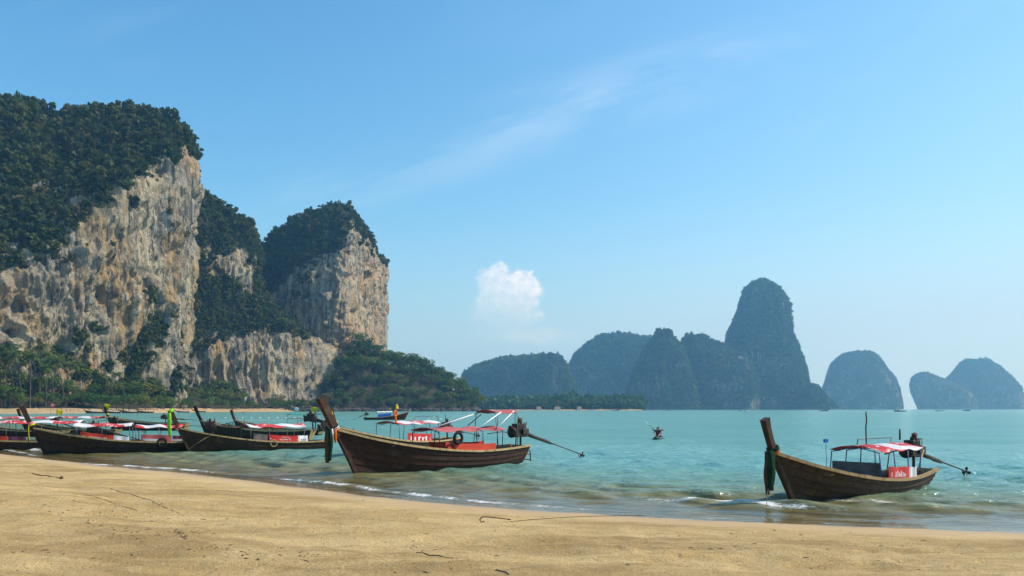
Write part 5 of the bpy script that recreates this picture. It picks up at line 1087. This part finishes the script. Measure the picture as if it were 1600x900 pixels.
for i in range(11):                       # float line of the swimming area
    X, Y = WX(352 + 13.5 * i, 653.2 + .12 * (i % 3)); o = MB().ball((0, 0, .06), .22, 10, 6, (1.3, 1, .8)).torus((0, 0, .06), .2, .03).build('float_buoy', M_WHITE, None, True); o.location = (X, Y, 0); tag(o, 'small white float in the line beyond the lime-sashed boat', 'buoy', 'floats of the swimming line')
for i, (p, y) in enumerate(((668, 654.5), (678, 652), (688, 655))):
    X, Y = WX(p, y); o = MB().ball((0, 0, .06), .22, 10, 6, (1.3, 1, .8)).torus((0, 0, .06), .2, .03).build('float_buoy', M_WHITE, None, True); o.location = (X, Y, 0); tag(o, 'small white float between the running boat and the headland tip', 'buoy', 'floats off the headland')

# ------------------------------------------------------------------ things lying on the beach
def on_sand(pts, up): return [Vector((p.x, p.y, float(sand_z(p.x, p.y)) + up)) for p in pts]
hk = sand_at(752, 816); hk2 = sand_at(797, 815)
d = (hk2 - hk)
r = thing('mooring_stake', 'bent rusty iron stake with a hooked end lying on the sand', 'stake', tuple(hk))
MB().tube([Vector((.07, 0, -.03)), Vector((.05, 0, .02)), Vector((.0, 0, .0)), Vector((-.03, 0, .05)), Vector((.0, 0, .10)), Vector((.06, 0, .115)), Vector((.25, 0, .10)), d + Vector((0, 0, .05))], .011, 7).build('bar', M_RUST, r, True)
MB().torus(d + Vector((-.02, 0, .05)), .03, .01).build('ring', M_RUST, r, True)
rope = [sand_at(797 + (1010 - 797) * t, 815 - 9 * t - 3 * math.sin(3 * t)) for t in np.linspace(0, 1, 26)]
tag(MB().tube(on_sand(rope, .008), .006, 6).build('mooring_rope', principled('dark_rope', (0.13, 0.09, 0.05), .95, .1, var=.4, scale=40), None, True), 'thin dark mooring rope running from the iron stake toward the water', 'rope')
M_STICK = principled('driftwood', (0.13, 0.085, 0.05), .95, .1, var=.5, scale=12)
for lab, pts, rad in (('long thin dark line of washed-up cord on the left of the beach', [(172, 764), (205, 773), (232, 781), (255, 792), (287, 806)], .007), ('thin dark twig line left of the long cord', [(138, 774), (160, 780), (180, 787), (214, 798)], .007),
                      ('dry stick with a knot near the left water edge', [(50, 741), (75, 744), (96, 747.5)], .015), ('dark stick lying alone at the bottom centre of the beach', [(651, 865), (672, 868), (695, 871), (719, 876)], .009), ('short stub of driftwood at the lower right of the bottom-centre stick', [(776, 892), (786, 895), (795, 900)], .009), ('dark twig above the debris patch at lower left', [(312, 811), (322, 812)], .008)):
    ps = []
    for (p0, p1) in zip(pts[:-1], pts[1:]):
        for t in (0, .33, .66): q = sand_at(p0[0] + (p1[0] - p0[0]) * t, p0[1] + (p1[1] - p0[1]) * t); ps.append(q + Vector((random.uniform(-.02, .02), random.uniform(-.03, .03), 0)))
    ps.append(sand_at(*pts[-1])); n = len(ps)
    mb = MB().tube(on_sand(ps, rad * .7), [rad * (1.1 - .5 * i / n) for i in range(n)], 6)
    if 'knot' in lab: mb.ball(ps[-1] + Vector((0, 0, .03)), .06, 8, 6)
    tag(mb.build('driftwood_stick' if 'cord' not in lab else 'cord', M_STICK, None, True), lab, 'stick' if 'cord' not in lab else 'cord')
# uncountable scraps of weed, husk and shell
mb = MB(); rg = random.Random(4)
def scrap(p, r):
    a = rg.uniform(0, 6.28); e = Vector((math.cos(a), math.sin(a), 0)) * r * rg.uniform(1, 2.6); q = Vector((p.x, p.y, float(sand_z(p.x, p.y)) + r * .25)); mb.tube([q - e, q + Vector((0, 0, r * .3)), q + e], [r * .3, r * .5, r * .2], 5, True, .5)
for (cx_, cy_, sx, sy, n) in ((110, 785, 30, 10, 34), (150, 810, 25, 8, 30), (235, 832, 30, 5, 40), (285, 836, 18, 4, 40), (330, 853, 25, 8, 26), (440, 868, 40, 8, 34), (200, 815, 60, 20, 26), (620, 880, 80, 14, 26), (900, 800, 260, 14, 14), (1080, 850, 160, 22, 30), (1400, 850, 160, 18, 34), (500, 790, 180, 20, 20), (80, 745, 60, 6, 14), (700, 850, 300, 30, 36), (300, 780, 200, 30, 30), (60, 870, 80, 22, 30)):
    for _ in range(n):
        py_ = min(max(rg.gauss(cy_, sy), 740), 905); p = sand_at(rg.gauss(cx_, sx), py_)
        if offshore(np.array(p.x), np.array(p.y)) < -.6: scrap(p, rg.choice((.008, .011, .015, .022)))
o = mb.build('beach_debris', M_STICK, None); o['kind'] = 'stuff'; tag(o, 'scattered dark scraps of weed and husk on the sand', 'debris')

# ------------------------------------------------------------------ sea air
me = bpy.data.meshes.new('haze'); mb = MB().box((0, 2950, 305), (12200, 6300, 622)); me.from_pydata(mb.v, [], mb.f)
hz = link('haze', me, None); hz['kind'] = 'stuff'; hz['label'] = 'thin blue sea haze over the whole bay'; hz['category'] = 'haze'
m = bpy.data.materials.new('haze_air'); m.use_nodes = True; w = NT(m.node_tree)
pv = w.n('ShaderNodeVolumePrincipled', {'Color': (0.24, 0.60, 1.0, 1), 'Absorption Color': (1, 1, 1, 1), 'Density': 1.6e-4, 'Anisotropy': 0.30}); w.n('ShaderNodeOutputMaterial', {'Volume': pv.outputs[0]}); me.materials.append(m)
